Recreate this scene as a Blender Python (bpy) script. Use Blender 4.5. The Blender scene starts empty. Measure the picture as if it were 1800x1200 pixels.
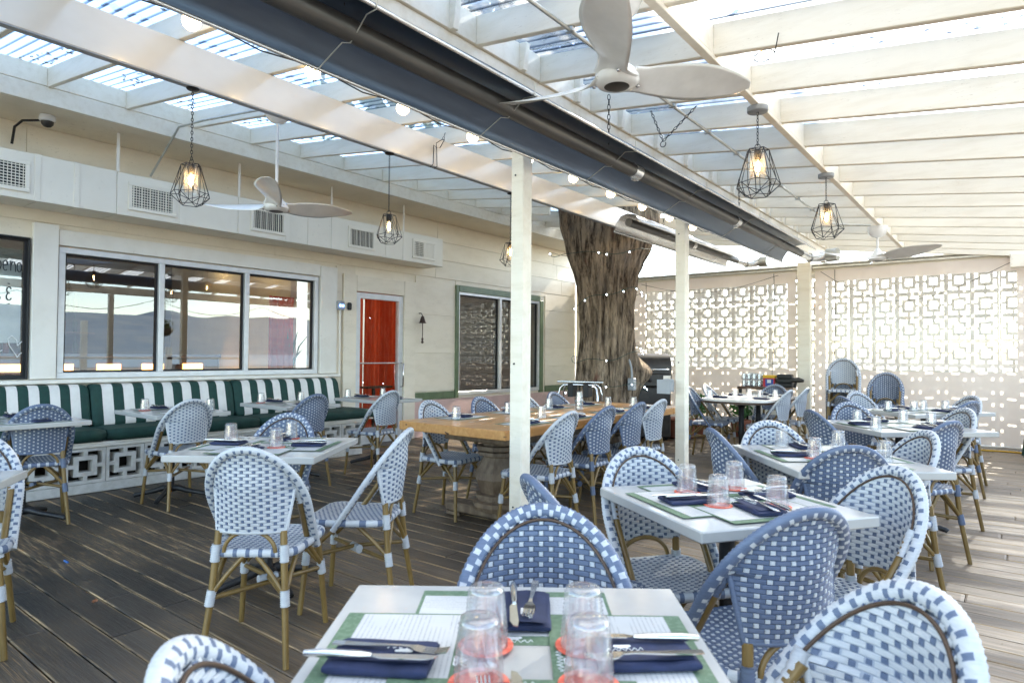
import bpy, bmesh, math, random
from mathutils import Vector, Matrix, noise
random.seed(11)
sc = bpy.context.scene
COL = sc.collection
PI = math.pi
R = math.radians

# ---------------------------------------------------------------- camera
YAW, PITCH, ROLL = .66278, .021953, .0077302
cy, sy, cp, sp = math.cos(YAW), math.sin(YAW), math.cos(PITCH), math.sin(PITCH)
Fw = Vector((-sy * cp, cy * cp, sp)); Rt = Vector((cy, sy, 0)); Up = Rt.cross(Fw)
rt = Rt * math.cos(ROLL) + Up * math.sin(ROLL)
up = -Rt * math.sin(ROLL) + Up * math.cos(ROLL)
cam_d = bpy.data.cameras.new('camera')
cam = bpy.data.objects.new('camera', cam_d)
COL.objects.link(cam)
cam_d.sensor_width = 36
cam_d.lens = 1133.9 / 1800 * 36
cam_d.clip_start = .05
cam_d.clip_end = 6000
m = Matrix((rt, up, -Fw)).transposed().to_4x4()
m.translation = Vector((0, 0, 1.25))
cam.matrix_world = m
cam_d.dof.use_dof = True
cam_d.dof.focus_distance = 4.2
cam_d.dof.aperture_fstop = 5.6
sc.camera = cam

# ---------------------------------------------------------------- sky, sun, exposure
SUN_EL, SUN_AZ = R(37), R(4)          # azimuth measured from +Y towards +X
w = bpy.data.worlds.new('World')
sc.world = w
w.use_nodes = True
nt = w.node_tree
sky = nt.nodes.new('ShaderNodeTexSky')
sky.sky_type = 'NISHITA'
sky.sun_disc = False
sky.sun_elevation = SUN_EL
sky.sun_rotation = SUN_AZ
sky.air_density = .75
sky.dust_density = .45
sky.ozone_density = .8
bg = nt.nodes['Background']
bg.inputs['Strength'].default_value = .15
tint = nt.nodes.new('ShaderNodeMix')          # one white balance for the whole sky
tint.data_type = 'RGBA'
tint.blend_type = 'MULTIPLY'
tint.inputs[0].default_value = 1
tint.inputs[7].default_value = (1.08, 1.0, .85, 1)
nt.links.new(sky.outputs[0], tint.inputs[6])
nt.links.new(tint.outputs[2], bg.inputs[0])
sl = bpy.data.lights.new('sun', 'SUN')
sl.energy = 2.2
sl.angle = R(.6)
sl.color = (1, .91, .75)
so = bpy.data.objects.new('sun', sl)
COL.objects.link(so)
sd = Vector((math.sin(SUN_AZ) * math.cos(SUN_EL), math.cos(SUN_AZ) * math.cos(SUN_EL), math.sin(SUN_EL)))
so.rotation_euler = sd.to_track_quat('Z', 'Y').to_euler()
so.location = sd * 30
sc.view_settings.view_transform = 'Standard'
sc.view_settings.look = 'None'
sc.view_settings.exposure = 2.84
sc.view_settings.gamma = 1
sc.view_settings.use_curve_mapping = False
sc.cycles.max_bounces = 10
sc.cycles.diffuse_bounces = 5
sc.cycles.glossy_bounces = 5
sc.cycles.transmission_bounces = 8
sc.cycles.transparent_max_bounces = 16
sc.cycles.caustics_reflective = False
sc.cycles.sample_clamp_indirect = 6
sc.cycles.use_denoising = True

# ---------------------------------------------------------------- helpers
def empty(name, loc=(0, 0, 0), rz=0):
    o = bpy.data.objects.new(name, None)
    o.empty_display_size = .1
    COL.objects.link(o)
    o.location = loc
    o.rotation_euler = (0, 0, rz)
    return o

def tag(o, label, cat, group=None):
    o['label'] = label
    o['category'] = cat
    if group:
        o['group'] = group
    return o

def thing(name, label, cat, loc=(0, 0, 0), rz=0, group=None):
    return tag(empty(name, loc, rz), label, cat, group)

def dup(root, loc=None, rz=None, label=None, group=None):
    r = root.copy()
    COL.objects.link(r)
    if loc is not None:
        r.location = loc
    if rz is not None:
        r.rotation_euler = (0, 0, rz)
    if label:
        r['label'] = label
    if group:
        r['group'] = group
    for ch in list(root.children):
        c = ch.copy()
        COL.objects.link(c)
        c.parent = r
        for g in list(ch.children):
            d = g.copy()
            COL.objects.link(d)
            d.parent = c
    return r

class MB:
    def __init__(s):
        s.v, s.f, s.m, s.s = [], [], [], []

    def add(s, vs, fs, mi=0, sm=False):
        b = len(s.v)
        s.v += [tuple(v) for v in vs]
        for k, f in enumerate(fs):
            s.f.append([b + i for i in f])
            s.m.append(mi[k] if isinstance(mi, list) else mi)
            s.s.append(sm)
        return s

    def box(s, c, d, mi=0, bev=0, rot=None):
        x, y, z = d[0] / 2, d[1] / 2, d[2] / 2
        C = Vector(c)
        if bev <= 0:
            vs = [Vector((a, b, e)) for a in (-x, x) for b in (-y, y) for e in (-z, z)]
            fs = [(0, 1, 3, 2), (4, 6, 7, 5), (0, 4, 5, 1), (2, 3, 7, 6), (0, 2, 6, 4), (1, 5, 7, 3)]
        else:
            b = min(bev, x * .9, y * .9, z * .9)
            vs, idx = [], {}
            for a in (-1, 1):
                for e in (-1, 1):
                    for g in (-1, 1):
                        for k in range(3):
                            p = Vector((a * (x - (b if k != 0 else 0)), e * (y - (b if k != 1 else 0)), g * (z - (b if k != 2 else 0))))
                            idx[(a, e, g, k)] = len(vs)
                            vs.append(p)
            fs = []
            for a in (-1, 1):
                fs.append([idx[(a, -1, -1, 0)], idx[(a, 1, -1, 0)], idx[(a, 1, 1, 0)], idx[(a, -1, 1, 0)]][::a])
                fs.append([idx[(-1, a, -1, 1)], idx[(1, a, -1, 1)], idx[(1, a, 1, 1)], idx[(-1, a, 1, 1)]][::-a])
                fs.append([idx[(-1, -1, a, 2)], idx[(1, -1, a, 2)], idx[(1, 1, a, 2)], idx[(-1, 1, a, 2)]][::a])
            for a in (-1, 1):
                for e in (-1, 1):
                    fs.append([idx[(a, e, -1, 0)], idx[(a, e, 1, 0)], idx[(a, e, 1, 1)], idx[(a, e, -1, 1)]][::a * e])
                    fs.append([idx[(a, -1, e, 0)], idx[(a, -1, e, 2)], idx[(a, 1, e, 2)], idx[(a, 1, e, 0)]][::a * e])
                    fs.append([idx[(-1, a, e, 1)], idx[(1, a, e, 1)], idx[(1, a, e, 2)], idx[(-1, a, e, 2)]][::a * e])
                    for g in (-1, 1):
                        fs.append([idx[(a, e, g, k)] for k in range(3)][::a * e * g])
        if rot is not None:
            vs = [rot @ v for v in vs]
        return s.add([v + C for v in vs], fs, mi)

    def tube(s, path, r, n=8, mi=0, sm=True, caps=True, closed=False):
        P = [Vector(p) for p in path]
        N = len(P)
        rs = r if isinstance(r, (list, tuple)) else [r] * N
        nrm = None
        rings = []
        for i in range(N):
            a = P[(i - 1) % N] if (i > 0 or closed) else P[0]
            b = P[(i + 1) % N] if (i < N - 1 or closed) else P[-1]
            t = (b - a)
            if t.length < 1e-9:
                t = Vector((0, 0, 1))
            t.normalize()
            if nrm is None:
                q = Vector((0, 0, 1)) if abs(t.z) < .9 else Vector((1, 0, 0))
                nrm = (q - t * q.dot(t)).normalized()
            else:
                nrm = (nrm - t * nrm.dot(t))
                if nrm.length < 1e-6:
                    nrm = t.orthogonal()
                nrm.normalize()
            bn = t.cross(nrm)
            rings.append([P[i] + (nrm * math.cos(2 * PI * k / n) + bn * math.sin(2 * PI * k / n)) * rs[i] for k in range(n)])
        vs = [v for g in rings for v in g]
        fs = []
        for i in range(N if closed else N - 1):
            j = (i + 1) % N
            for k in range(n):
                fs.append((i * n + k, i * n + (k + 1) % n, j * n + (k + 1) % n, j * n + k))
        s.add(vs, fs, mi, sm)
        if caps and not closed:
            s.add(rings[0], [list(range(n))[::-1]], mi)
            s.add(rings[-1], [list(range(n))], mi)
        return s

    def lathe(s, prof, n=16, c=(0, 0, 0), mi=0, sm=True, rot0=0, caps=False):
        C = Vector(c)
        vs = [C + Vector((r * math.cos(2 * PI * k / n + rot0), r * math.sin(2 * PI * k / n + rot0), z)) for r, z in prof for k in range(n)]
        fs = [(i * n + k, i * n + (k + 1) % n, (i + 1) * n + (k + 1) % n, (i + 1) * n + k) for i in range(len(prof) - 1) for k in range(n)]
        s.add(vs, fs, mi, sm)
        if caps:
            s.add(vs[:n], [list(range(n))[::-1]], mi)
            s.add(vs[-n:], [list(range(n))], mi)
        return s

    def prism(s, poly, z0, z1, mi=0):
        n = len(poly)
        vs = [(p[0], p[1], z0) for p in poly] + [(p[0], p[1], z1) for p in poly]
        fs = [list(range(n))[::-1], list(range(n, 2 * n))] + [(i, (i + 1) % n, n + (i + 1) % n, n + i) for i in range(n)]
        return s.add(vs, fs, mi)

    def grid(s, fn, nu, nv, mi=0, sm=True, flip=False):
        vs = [fn(i / nu, j / nv) for j in range(nv + 1) for i in range(nu + 1)]
        fs = []
        for j in range(nv):
            for i in range(nu):
                a = j * (nu + 1) + i
                f = (a, a + 1, a + nu + 2, a + nu + 1)
                fs.append(f[::-1] if flip else f)
        return s.add(vs, fs, mi, sm)

    def mesh(s, name, mats):
        me = bpy.data.meshes.new(name)
        me.from_pydata(s.v, [], s.f)
        for x in (mats if isinstance(mats, (list, tuple)) else [mats]):
            me.materials.append(x)
        me.polygons.foreach_set('material_index', s.m)
        me.polygons.foreach_set('use_smooth', s.s)
        me.update()
        return me

    def build(s, name, mats, parent=None, loc=None, rz=0):
        return link(name, s.mesh(name, mats), parent, loc, rz)

def link(name, me, parent=None, loc=None, rz=0):
    o = bpy.data.objects.new(name, me)
    COL.objects.link(o)
    if parent:
        o.parent = parent
    if loc is not None:
        o.location = loc
    if rz:
        o.rotation_euler = (0, 0, rz)
    return o

def boxpart(name, mat_, parent, x0, x1, y0, y1, z0, z1, bev=0):
    return MB().box(((x0 + x1) / 2, (y0 + y1) / 2, (z0 + z1) / 2), (abs(x1 - x0), abs(y1 - y0), abs(z1 - z0)), 0, bev).build(name, mat_, parent)

def arc(fn, a, b, n):
    return [fn(a + (b - a) * i / n) for i in range(n + 1)]

# ---------------------------------------------------------------- materials
def nodes(name):
    mt = bpy.data.materials.new(name)
    mt.use_nodes = True
    t = mt.node_tree
    return mt, t, t.nodes['Principled BSDF'], t.nodes['Material Output']

def rgba(c):
    return (c[0], c[1], c[2], 1)

def mixcol(t, fac, a, b):
    n = t.nodes.new('ShaderNodeMix')
    n.data_type = 'RGBA'
    for sock, val in ((n.inputs[0], fac), (n.inputs[6], a), (n.inputs[7], b)):
        if hasattr(val, 'links'):
            t.links.new(val, sock)
        elif isinstance(val, (int, float)):
            sock.default_value = val
        else:
            sock.default_value = rgba(val)
    return n.outputs[2]

def ramp(t, src, p0, p1, v0=0, v1=1):
    n = t.nodes.new('ShaderNodeMapRange')
    n.inputs[1].default_value = p0
    n.inputs[2].default_value = p1
    n.inputs[3].default_value = v0
    n.inputs[4].default_value = v1
    t.links.new(src, n.inputs[0])
    return n.outputs[0]

def coords(t, scale=(1, 1, 1), kind='Object', rnd=True):
    tc = t.nodes.new('ShaderNodeTexCoord')
    mp = t.nodes.new('ShaderNodeMapping')
    mp.inputs['Scale'].default_value = scale
    t.links.new(tc.outputs[kind], mp.inputs[0])
    if rnd:
        oi = t.nodes.new('ShaderNodeObjectInfo')
        mu = t.nodes.new('ShaderNodeMath')
        mu.operation = 'MULTIPLY'
        mu.inputs[1].default_value = 37
        t.links.new(oi.outputs['Random'], mu.inputs[0])
        t.links.new(mu.outputs[0], mp.inputs['Location'])
    return mp.outputs[0]

def noise_t(t, vec, scale=5, detail=4, rough=.6):
    n = t.nodes.new('ShaderNodeTexNoise')
    n.inputs['Scale'].default_value = scale
    n.inputs['Detail'].default_value = detail
    n.inputs['Roughness'].default_value = rough
    t.links.new(vec, n.inputs['Vector'])
    return n.outputs['Fac']

def bump(t, bsdf, src, strength=.2, dist=.01):
    b = t.nodes.new('ShaderNodeBump')
    b.inputs['Strength'].default_value = strength
    b.inputs['Distance'].default_value = dist
    t.links.new(src, b.inputs['Height'])
    t.links.new(b.outputs[0], bsdf.inputs['Normal'])

def mat(name, col, rough=.5, metal=0, col2=None, scale=6, stretch=(1, 1, 1), lo=.4, hi=.65, bmp=0, bscale=60, bdist=.003, ovar=0, spec=.5, wear=0):
    mt, t, b, o = nodes(name)
    b.inputs['Roughness'].default_value = rough
    b.inputs['Metallic'].default_value = metal
    b.inputs['Specular IOR Level'].default_value = spec
    vec = coords(t, stretch)
    c = None
    if col2 is None:
        col2 = tuple(x * .86 for x in col)
    f = ramp(t, noise_t(t, vec, scale), lo, hi)
    c = mixcol(t, f, col, col2)
    if ovar:
        oi = t.nodes.new('ShaderNodeObjectInfo')
        hs = t.nodes.new('ShaderNodeHueSaturation')
        t.links.new(ramp(t, oi.outputs['Random'], 0, 1, 1 - ovar, 1 + ovar), hs.inputs['Value'])
        t.links.new(c, hs.inputs['Color'])
        c = hs.outputs[0]
    if wear:
        sp1 = noise_t(t, vec, 26, 4, .75)
        sp2 = noise_t(t, vec, 2.1, 2)
        q = t.nodes.new('ShaderNodeMath'); q.operation = 'MULTIPLY'
        t.links.new(ramp(t, sp1, .60, .68), q.inputs[0]); t.links.new(ramp(t, sp2, .46, .66, 0, wear), q.inputs[1])
        c = mixcol(t, q.outputs[0], c, (.33, .26, .17))
    t.links.new(c, b.inputs['Base Color'])
    if bmp:
        bump(t, b, noise_t(t, vec, bscale, 3), bmp, bdist)
    return mt

def emit(name, col, s):
    mt, t, b, o = nodes(name)
    b.inputs['Base Color'].default_value = rgba(col)
    b.inputs['Emission Color'].default_value = rgba(col)
    b.inputs['Emission Strength'].default_value = s
    return mt

def see_through(name, tint, glossy=1.0, ior=1.5, rough=0.0, haze=0.0, haze_col=(.9, .9, .9), transl=True, fmin=0, bmp=0, bscale=60, back=0):
    """transparent sheet with fresnel reflection and a share of scattering haze"""
    mt, t, b, o = nodes(name)
    t.nodes.remove(b)
    tr = t.nodes.new('ShaderNodeBsdfTransparent')
    tr.inputs[0].default_value = rgba(tint)
    gl = t.nodes.new('ShaderNodeBsdfGlossy')
    gl.inputs['Roughness'].default_value = rough
    fr = t.nodes.new('ShaderNodeFresnel')
    fr.inputs[0].default_value = ior
    geo = t.nodes.new('ShaderNodeNewGeometry')
    fq = ramp(t, fr.outputs[0], 0, 1, fmin, glossy)
    mm = t.nodes.new('ShaderNodeMath'); mm.operation = 'MULTIPLY_ADD'
    ng = t.nodes.new('ShaderNodeMath'); ng.operation = 'SUBTRACT'; ng.inputs[0].default_value = 1
    t.links.new(geo.outputs['Backfacing'], ng.inputs[1])
    mm.operation = 'MULTIPLY_ADD'
    mb_ = t.nodes.new('ShaderNodeMath'); mb_.operation = 'MULTIPLY'; mb_.inputs[1].default_value = back
    t.links.new(geo.outputs['Backfacing'], mb_.inputs[0]); t.links.new(mb_.outputs[0], mm.inputs[2])
    t.links.new(fq, mm.inputs[0]); t.links.new(ng.outputs[0], mm.inputs[1])
    fac = mm.outputs[0]
    base = tr.outputs[0]
    if haze:
        df = t.nodes.new('ShaderNodeBsdfTranslucent' if transl else 'ShaderNodeBsdfDiffuse')
        df.inputs[0].default_value = rgba(haze_col)
        mh = t.nodes.new('ShaderNodeMixShader')
        mh.inputs[0].default_value = haze
        t.links.new(tr.outputs[0], mh.inputs[1])
        t.links.new(df.outputs[0], mh.inputs[2])
        base = mh.outputs[0]
    mx = t.nodes.new('ShaderNodeMixShader')
    t.links.new(fac, mx.inputs[0])
    t.links.new(base, mx.inputs[1])
    t.links.new(gl.outputs[0], mx.inputs[2])
    t.links.new(mx.outputs[0], o.inputs[0])
    if bmp:
        bn = t.nodes.new('ShaderNodeBump')
        bn.inputs['Strength'].default_value = bmp
        t.links.new(noise_t(t, coords(t), bscale, 2), bn.inputs['Height'])
        t.links.new(bn.outputs[0], gl.inputs['Normal'])
        t.links.new(bn.outputs[0], fr.inputs['Normal'])
    return mt

def cloth_tl(name, col, tl):
    mt, t, b, o = nodes(name)
    b.inputs['Base Color'].default_value = rgba(col)
    b.inputs['Roughness'].default_value = .8
    d = t.nodes.new('ShaderNodeBsdfTranslucent')
    d.inputs[0].default_value = rgba(col)
    mx = t.nodes.new('ShaderNodeMixShader')
    mx.inputs[0].default_value = tl
    t.links.new(b.outputs[0], mx.inputs[1])
    t.links.new(d.outputs[0], mx.inputs[2])
    t.links.new(mx.outputs[0], o.inputs[0])
    return mt

CREAM = mat('cream paint on rafters', (.80, .74, .62), .45, 0, (.72, .65, .52), 3, (1, 6, 6), .45, .75, .25, 40, ovar=.05, wear=.5)
CREAMW = mat('cream wall paint', (.82, .735, .59), .5, 0, (.74, .655, .51), 2.5, (1, 1, 3), .45, .75, .3, 30, .004, .04, wear=.6)
TRIMW = mat('white trim paint', (.82, .775, .69), .4, 0, (.76, .71, .62), 3, (1, 1, 1), .45, .7, .15, 40, wear=.35)
DUCTW = mat('duct paint', (.82, .775, .67), .42, 0, (.77, .725, .62), 2, (1, 1, 1), .4, .7, .12, 25, wear=.3)
PINK = mat('pale pink masonry paint', (.68, .47, .42), .6, 0, (.58, .40, .35), 5, (1, 1, 2), .4, .7, .4, 25, .006)
GREENT = mat('sage green trim paint', (.14, .19, .10), .45, 0, (.10, .14, .075), 8, (1, 1, 1), .4, .7, .3, 50)
ALU = mat('window aluminium', (.70, .70, .69), .38, .3, (.63, .63, .62), 10)
BEAMP = mat('glossy beam cladding', (.72, .65, .55), .2, .1, (.66, .58, .48), 3, (8, .6, 1), .35, .7, .06, 12)
WHITEP = mat('white fan plastic', (.82, .82, .81), .22, 0, (.70, .70, .69), 4)
BLACKI = mat('black cast iron', (.018, .018, .02), .45, .3, (.03, .03, .03), 30, bmp=.2, bscale=90)
BLACKW = mat('black wire', (.02, .019, .018), .5, .4)
STEEL = mat('steel cutlery', (.72, .70, .67), .16, 1, (.66, .64, .6), 20)
CHROME = mat('chrome tube', (.7, .7, .7), .15, 1)
GALV = mat('galvanised conduit', (.58, .57, .52), .35, .7, (.46, .46, .42), 14)
QUARTZ = mat('white table top', (.45, .44, .415), .18, 0, (.405, .395, .375), 5, (1, 1, 1), .45, .7, .05, 9)
NAVY = mat('navy napkin cloth', (.018, .026, .072), .85, 0, (.012, .018, .05), 30, bmp=.4, bscale=300, bdist=.001)
RED = mat('red paper coaster', (.70, .11, .06), .7, 0, (.78, .22, .15), 60, lo=.5, hi=.56)
STRAW = mat('white wicker strand', (.49, .505, .52), .45, 0, (.40, .42, .455), 40, (1, 1, 8), .4, .7, .25, 220, .0006)
BLUES = mat('blue wicker strand', (.105, .138, .215), .45, 0, (.08, .107, .17), 40, (1, 1, 8), .4, .7, .25, 220, .0006)
GAPA = mat('weave backing between white strands', (.33, .365, .43), .7)  # backing colours hold the shade between the strands
GAPM = mat('shadow gap weave backing', (.05, .06, .085), .7)
BLOCKW = mat('white breeze block', (.62, .60, .56), .6, 0, (.52, .50, .46), 9, bmp=.4, bscale=70, bdist=.004, ovar=.06)
CANE = mat('cane frame', (.20, .128, .04), .33, 0, (.14, .085, .025), 9, (3, 3, 1), .4, .7, .12, 40)
CANED = mat('dark cane bead', (.065, .034, .017), .4, 0, (.045, .024, .012), 9)
GREENC = mat('dark green cushion', (.006, .045, .034), .75, 0, (.005, .035, .027), 20, bmp=.25, bscale=200, bdist=.001)
WHITEC = mat('white cushion canvas', (.74, .71, .66), .8, 0, (.68, .65, .60), 12, bmp=.25, bscale=200, bdist=.001)
CONC = mat('painted concrete block', (.66, .64, .60), .6, 0, (.56, .54, .50), 14, bmp=.4, bscale=70, bdist=.004, ovar=.04)
HEATD = mat('dark heater tube', (.075, .074, .072), .38, .35, (.11, .102, .092), 6, (3, .4, 3))
REFL = mat('heater reflector', (.075, .11, .165), .28, .55, (.055, .08, .125), 4, (2, .3, 2))
REFLS = mat('silver reflector lip', (.75, .75, .74), .25, .8)
DARKP = mat('dark green plastic', (.008, .05, .035), .6)
GRILLP = mat('black smoker paint', (.035, .032, .03), .4, .3, (.05, .045, .04), 12)
PLGREY = mat('grey plastic', (.32, .34, .36), .45)
RUBBER = mat('black rubber', (.015, .015, .016), .6)
PRINT = mat('black marker print', (.03, .03, .035), .7)
PRINTW = mat('white print', (.8, .8, .78), .7)
MATG = mat('green placemat paper', (.095, .155, .09), .75, 0, (.125, .19, .12), 90, lo=.5, hi=.56)

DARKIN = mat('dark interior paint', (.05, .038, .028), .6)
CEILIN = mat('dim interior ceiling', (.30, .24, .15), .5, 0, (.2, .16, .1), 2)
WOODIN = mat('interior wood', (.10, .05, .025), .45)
OLIVE = mat('olive sofa cloth', (.22, .21, .05), .7)
PANE = see_through('window glass', (.90, .93, .92), 1.0, 1.62, .0, fmin=.15)
GLASSC = see_through('clear tumbler glass', (.975, .98, .985), .9, 1.5, .02, .07, (.97, .98, 1), True, .07, .5, 60, back=.16)
GLASSR = see_through('tumbler ridge glass', (.94, .955, .965), .9, 1.6, .03, .15, (.95, .97, 1), True, .16, back=.2)
GLASSS = see_through('lamp glass', (.97, .96, .94), .8, 1.4, .02, .06, (.9, .9, .9), True, .02)
ROOFS = None
VINYL = see_through('clear vinyl', (.95, .95, .94), .6, 1.4, .12, .36, (.93, .92, .90), True, .02)
FAB_R = cloth_tl('red curtain cloth', (.60, .065, .016), .6)
CANVAS = cloth_tl('curtain canvas', (.82, .745, .69), .5)
BULBW = emit('warm filament', (1, .62, .26), 26)
GLOBE = emit('lit globe bulb', (1, .74, .38), 4.5)
FAIRY = emit('fairy light', (.75, .88, 1), 5)
WARM = emit('warm bar light', (1, .42, .09), 2.2)
SPOT = emit('ceiling downlight', (1, .68, .34), 14)
BLUEL = emit('blue switch light', (.1, .25, 1), 4)

def roof_mat(h0, h1):
    mt, t, b, o = nodes('corrugated plastic')
    t.nodes.remove(b)
    lw = t.nodes.new('ShaderNodeLayerWeight'); lw.inputs[0].default_value = .5
    tr = t.nodes.new('ShaderNodeBsdfTransparent')
    tc = t.nodes.new('ShaderNodeTexCoord'); sp_ = t.nodes.new('ShaderNodeSeparateXYZ'); t.links.new(tc.outputs['Object'], sp_.inputs[0])
    wv = t.nodes.new('ShaderNodeMath'); wv.operation = 'MULTIPLY'; wv.inputs[1].default_value = 2 * PI / .0762; t.links.new(sp_.outputs[1], wv.inputs[0])
    cw = t.nodes.new('ShaderNodeMath'); cw.operation = 'COSINE'; t.links.new(wv.outputs[0], cw.inputs[0])
    valley = ramp(t, cw.outputs[0], -.35, -.95)           # refraction lines of the ridges painted in as darker valleys
    c = mixcol(t, valley, (.90, .94, .99), (.22, .27, .34))
    t.links.new(c, tr.inputs[0])
    df = t.nodes.new('ShaderNodeBsdfTranslucent')
    dirt = noise_t(t, coords(t, (1.2, 5, 5), rnd=False), 2.4, 5, .7)
    t.links.new(mixcol(t, valley, mixcol(t, ramp(t, dirt, .5, .75), (.88, .91, .95), (.62, .62, .58)), (.24, .27, .31)), df.inputs[0])
    gl = t.nodes.new('ShaderNodeBsdfGlossy'); gl.inputs['Roughness'].default_value = .12
    m1 = t.nodes.new('ShaderNodeMixShader')
    t.links.new(ramp(t, dirt, .35, .75, h0, h1), m1.inputs[0])
    t.links.new(tr.outputs[0], m1.inputs[1]); t.links.new(df.outputs[0], m1.inputs[2])
    m2 = t.nodes.new('ShaderNodeMixShader')
    t.links.new(ramp(t, lw.outputs['Facing'], .6, 1, .02, .25), m2.inputs[0])
    t.links.new(m1.outputs[0], m2.inputs[1]); t.links.new(gl.outputs[0], m2.inputs[2])
    t.links.new(m2.outputs[0], o.inputs[0])
    return mt
ROOFS = roof_mat(.16, .60)
ROOFH = roof_mat(.80, .95)

def deck_mat():
    mt, t, b, o = nodes('weathered deck paint')
    tc = t.nodes.new('ShaderNodeTexCoord')
    vec = coords(t, (1, 1, 1))
    geo = t.nodes.new('ShaderNodeNewGeometry')
    g1 = t.nodes.new('ShaderNodeMapping'); g1.inputs['Scale'].default_value = (1.1, 9, 9)
    t.links.new(geo.outputs['Position'], g1.inputs[0])
    g2 = t.nodes.new('ShaderNodeMapping'); g2.inputs['Scale'].default_value = (2.2, 60, 60)
    t.links.new(geo.outputs['Position'], g2.inputs[0])
    big = noise_t(t, geo.outputs['Position'], .7, 3)
    streak = noise_t(t, g1.outputs[0], 2.2, 5, .65)
    fine = noise_t(t, g2.outputs[0], 3, 4, .7)
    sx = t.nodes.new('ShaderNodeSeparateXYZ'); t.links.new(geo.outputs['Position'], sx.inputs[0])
    sg = t.nodes.new('ShaderNodeSeparateXYZ'); t.links.new(tc.outputs['Generated'], sg.inputs[0])
    # boards paler to the right: foot wear plus sunlight put into the colour
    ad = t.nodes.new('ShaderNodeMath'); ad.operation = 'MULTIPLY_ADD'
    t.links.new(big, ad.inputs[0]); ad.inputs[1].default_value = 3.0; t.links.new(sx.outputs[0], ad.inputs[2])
    worn_lit = ramp(t, ad.outputs[0], -2.6, .6)
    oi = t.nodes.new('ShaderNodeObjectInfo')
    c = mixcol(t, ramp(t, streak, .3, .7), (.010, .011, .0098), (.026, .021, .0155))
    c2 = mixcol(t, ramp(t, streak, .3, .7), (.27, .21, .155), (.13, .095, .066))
    c = mixcol(t, worn_lit, c, c2)
    # bare timber on board edges and scuffs
    ed = t.nodes.new('ShaderNodeMath'); ed.operation = 'SUBTRACT'; t.links.new(sg.outputs[1], ed.inputs[0]); ed.inputs[1].default_value = .5
    ab = t.nodes.new('ShaderNodeMath'); ab.operation = 'ABSOLUTE'; t.links.new(ed.outputs[0], ab.inputs[0])
    e1 = ramp(t, ab.outputs[0], .425, .475)
    sc2 = t.nodes.new('ShaderNodeMath'); sc2.operation = 'MULTIPLY'
    t.links.new(e1, sc2.inputs[0]); t.links.new(ramp(t, streak, .43, .54), sc2.inputs[1])
    c = mixcol(t, sc2.outputs[0], c, (.36, .25, .13))
    scf = t.nodes.new('ShaderNodeMath'); scf.operation = 'MULTIPLY'
    t.links.new(ramp(t, fine, .50, .62), scf.inputs[0]); t.links.new(ramp(t, big, .42, .55), scf.inputs[1])
    c = mixcol(t, scf.outputs[0], c, (.25, .165, .085))
    hs = t.nodes.new('ShaderNodeHueSaturation')
    t.links.new(ramp(t, oi.outputs['Random'], 0, 1, .72, 1.28), hs.inputs['Value'])
    t.links.new(c, hs.inputs['Color'])
    gr = t.nodes.new('ShaderNodeMapping'); gr.inputs['Scale'].default_value = (1.3, 170, 170)
    t.links.new(geo.outputs['Position'], gr.inputs[0])
    grain = noise_t(t, gr.outputs[0], 1.6, 3, .6)
    h2 = t.nodes.new('ShaderNodeHueSaturation')
    t.links.new(ramp(t, grain, .35, .65, .62, 1.35), h2.inputs['Value'])
    t.links.new(hs.outputs[0], h2.inputs['Color'])
    t.links.new(h2.outputs[0], b.inputs['Base Color'])
    t.links.new(ramp(t, fine, .3, .7, .34, .6), b.inputs['Roughness'])
    bump(t, b, fine, .55, .004)
    return mt
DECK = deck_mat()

def bark_mat():
    mt, t, b, o = nodes('tree bark')
    v = coords(t, (9, 9, 1.5), rnd=False)
    n1 = noise_t(t, v, 1.7, 7, .75)
    v2 = coords(t, (1, 1, 1), rnd=False)
    n2 = noise_t(t, v2, 2.2, 3)
    c = mixcol(t, ramp(t, n1, .40, .60), (.04, .025, .015), (.42, .32, .22))
    c = mixcol(t, ramp(t, n2, .52, .7, 0, .6), c, (.16, .13, .10))
    c = mixcol(t, ramp(t, noise_t(t, coords(t, (2, 2, .8), rnd=False), 2.1, 2), .62, .7, 0, .55), c, (.16, .05, .03))
    t.links.new(c, b.inputs['Base Color'])
    b.inputs['Roughness'].default_value = .9
    bump(t, b, n1, 1.0, .05)
    return mt
BARK = bark_mat()

def plank_mat():
    mt, t, b, o = nodes('oiled pine table')
    v = coords(t, (9, .7, 9))
    n1 = noise_t(t, v, 3, 5, .6)
    c = mixcol(t, ramp(t, n1, .3, .7), (.54, .29, .10), (.38, .17, .05))
    kn = noise_t(t, coords(t, (4, 4, 10)), 2.6, 1)
    c = mixcol(t, ramp(t, kn, .70, .74), c, (.05, .02, .01))
    t.links.new(c, b.inputs['Base Color'])
    b.inputs['Roughness'].default_value = .28
    bump(t, b, n1, .15, .003)
    return mt
PLANK = plank_mat()
GREYW = mat('grey weathered pine', (.20, .145, .095), .6, 0, (.11, .075, .048), 5, (5, 5, .8), .35, .65, .5, 24, .006)

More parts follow.
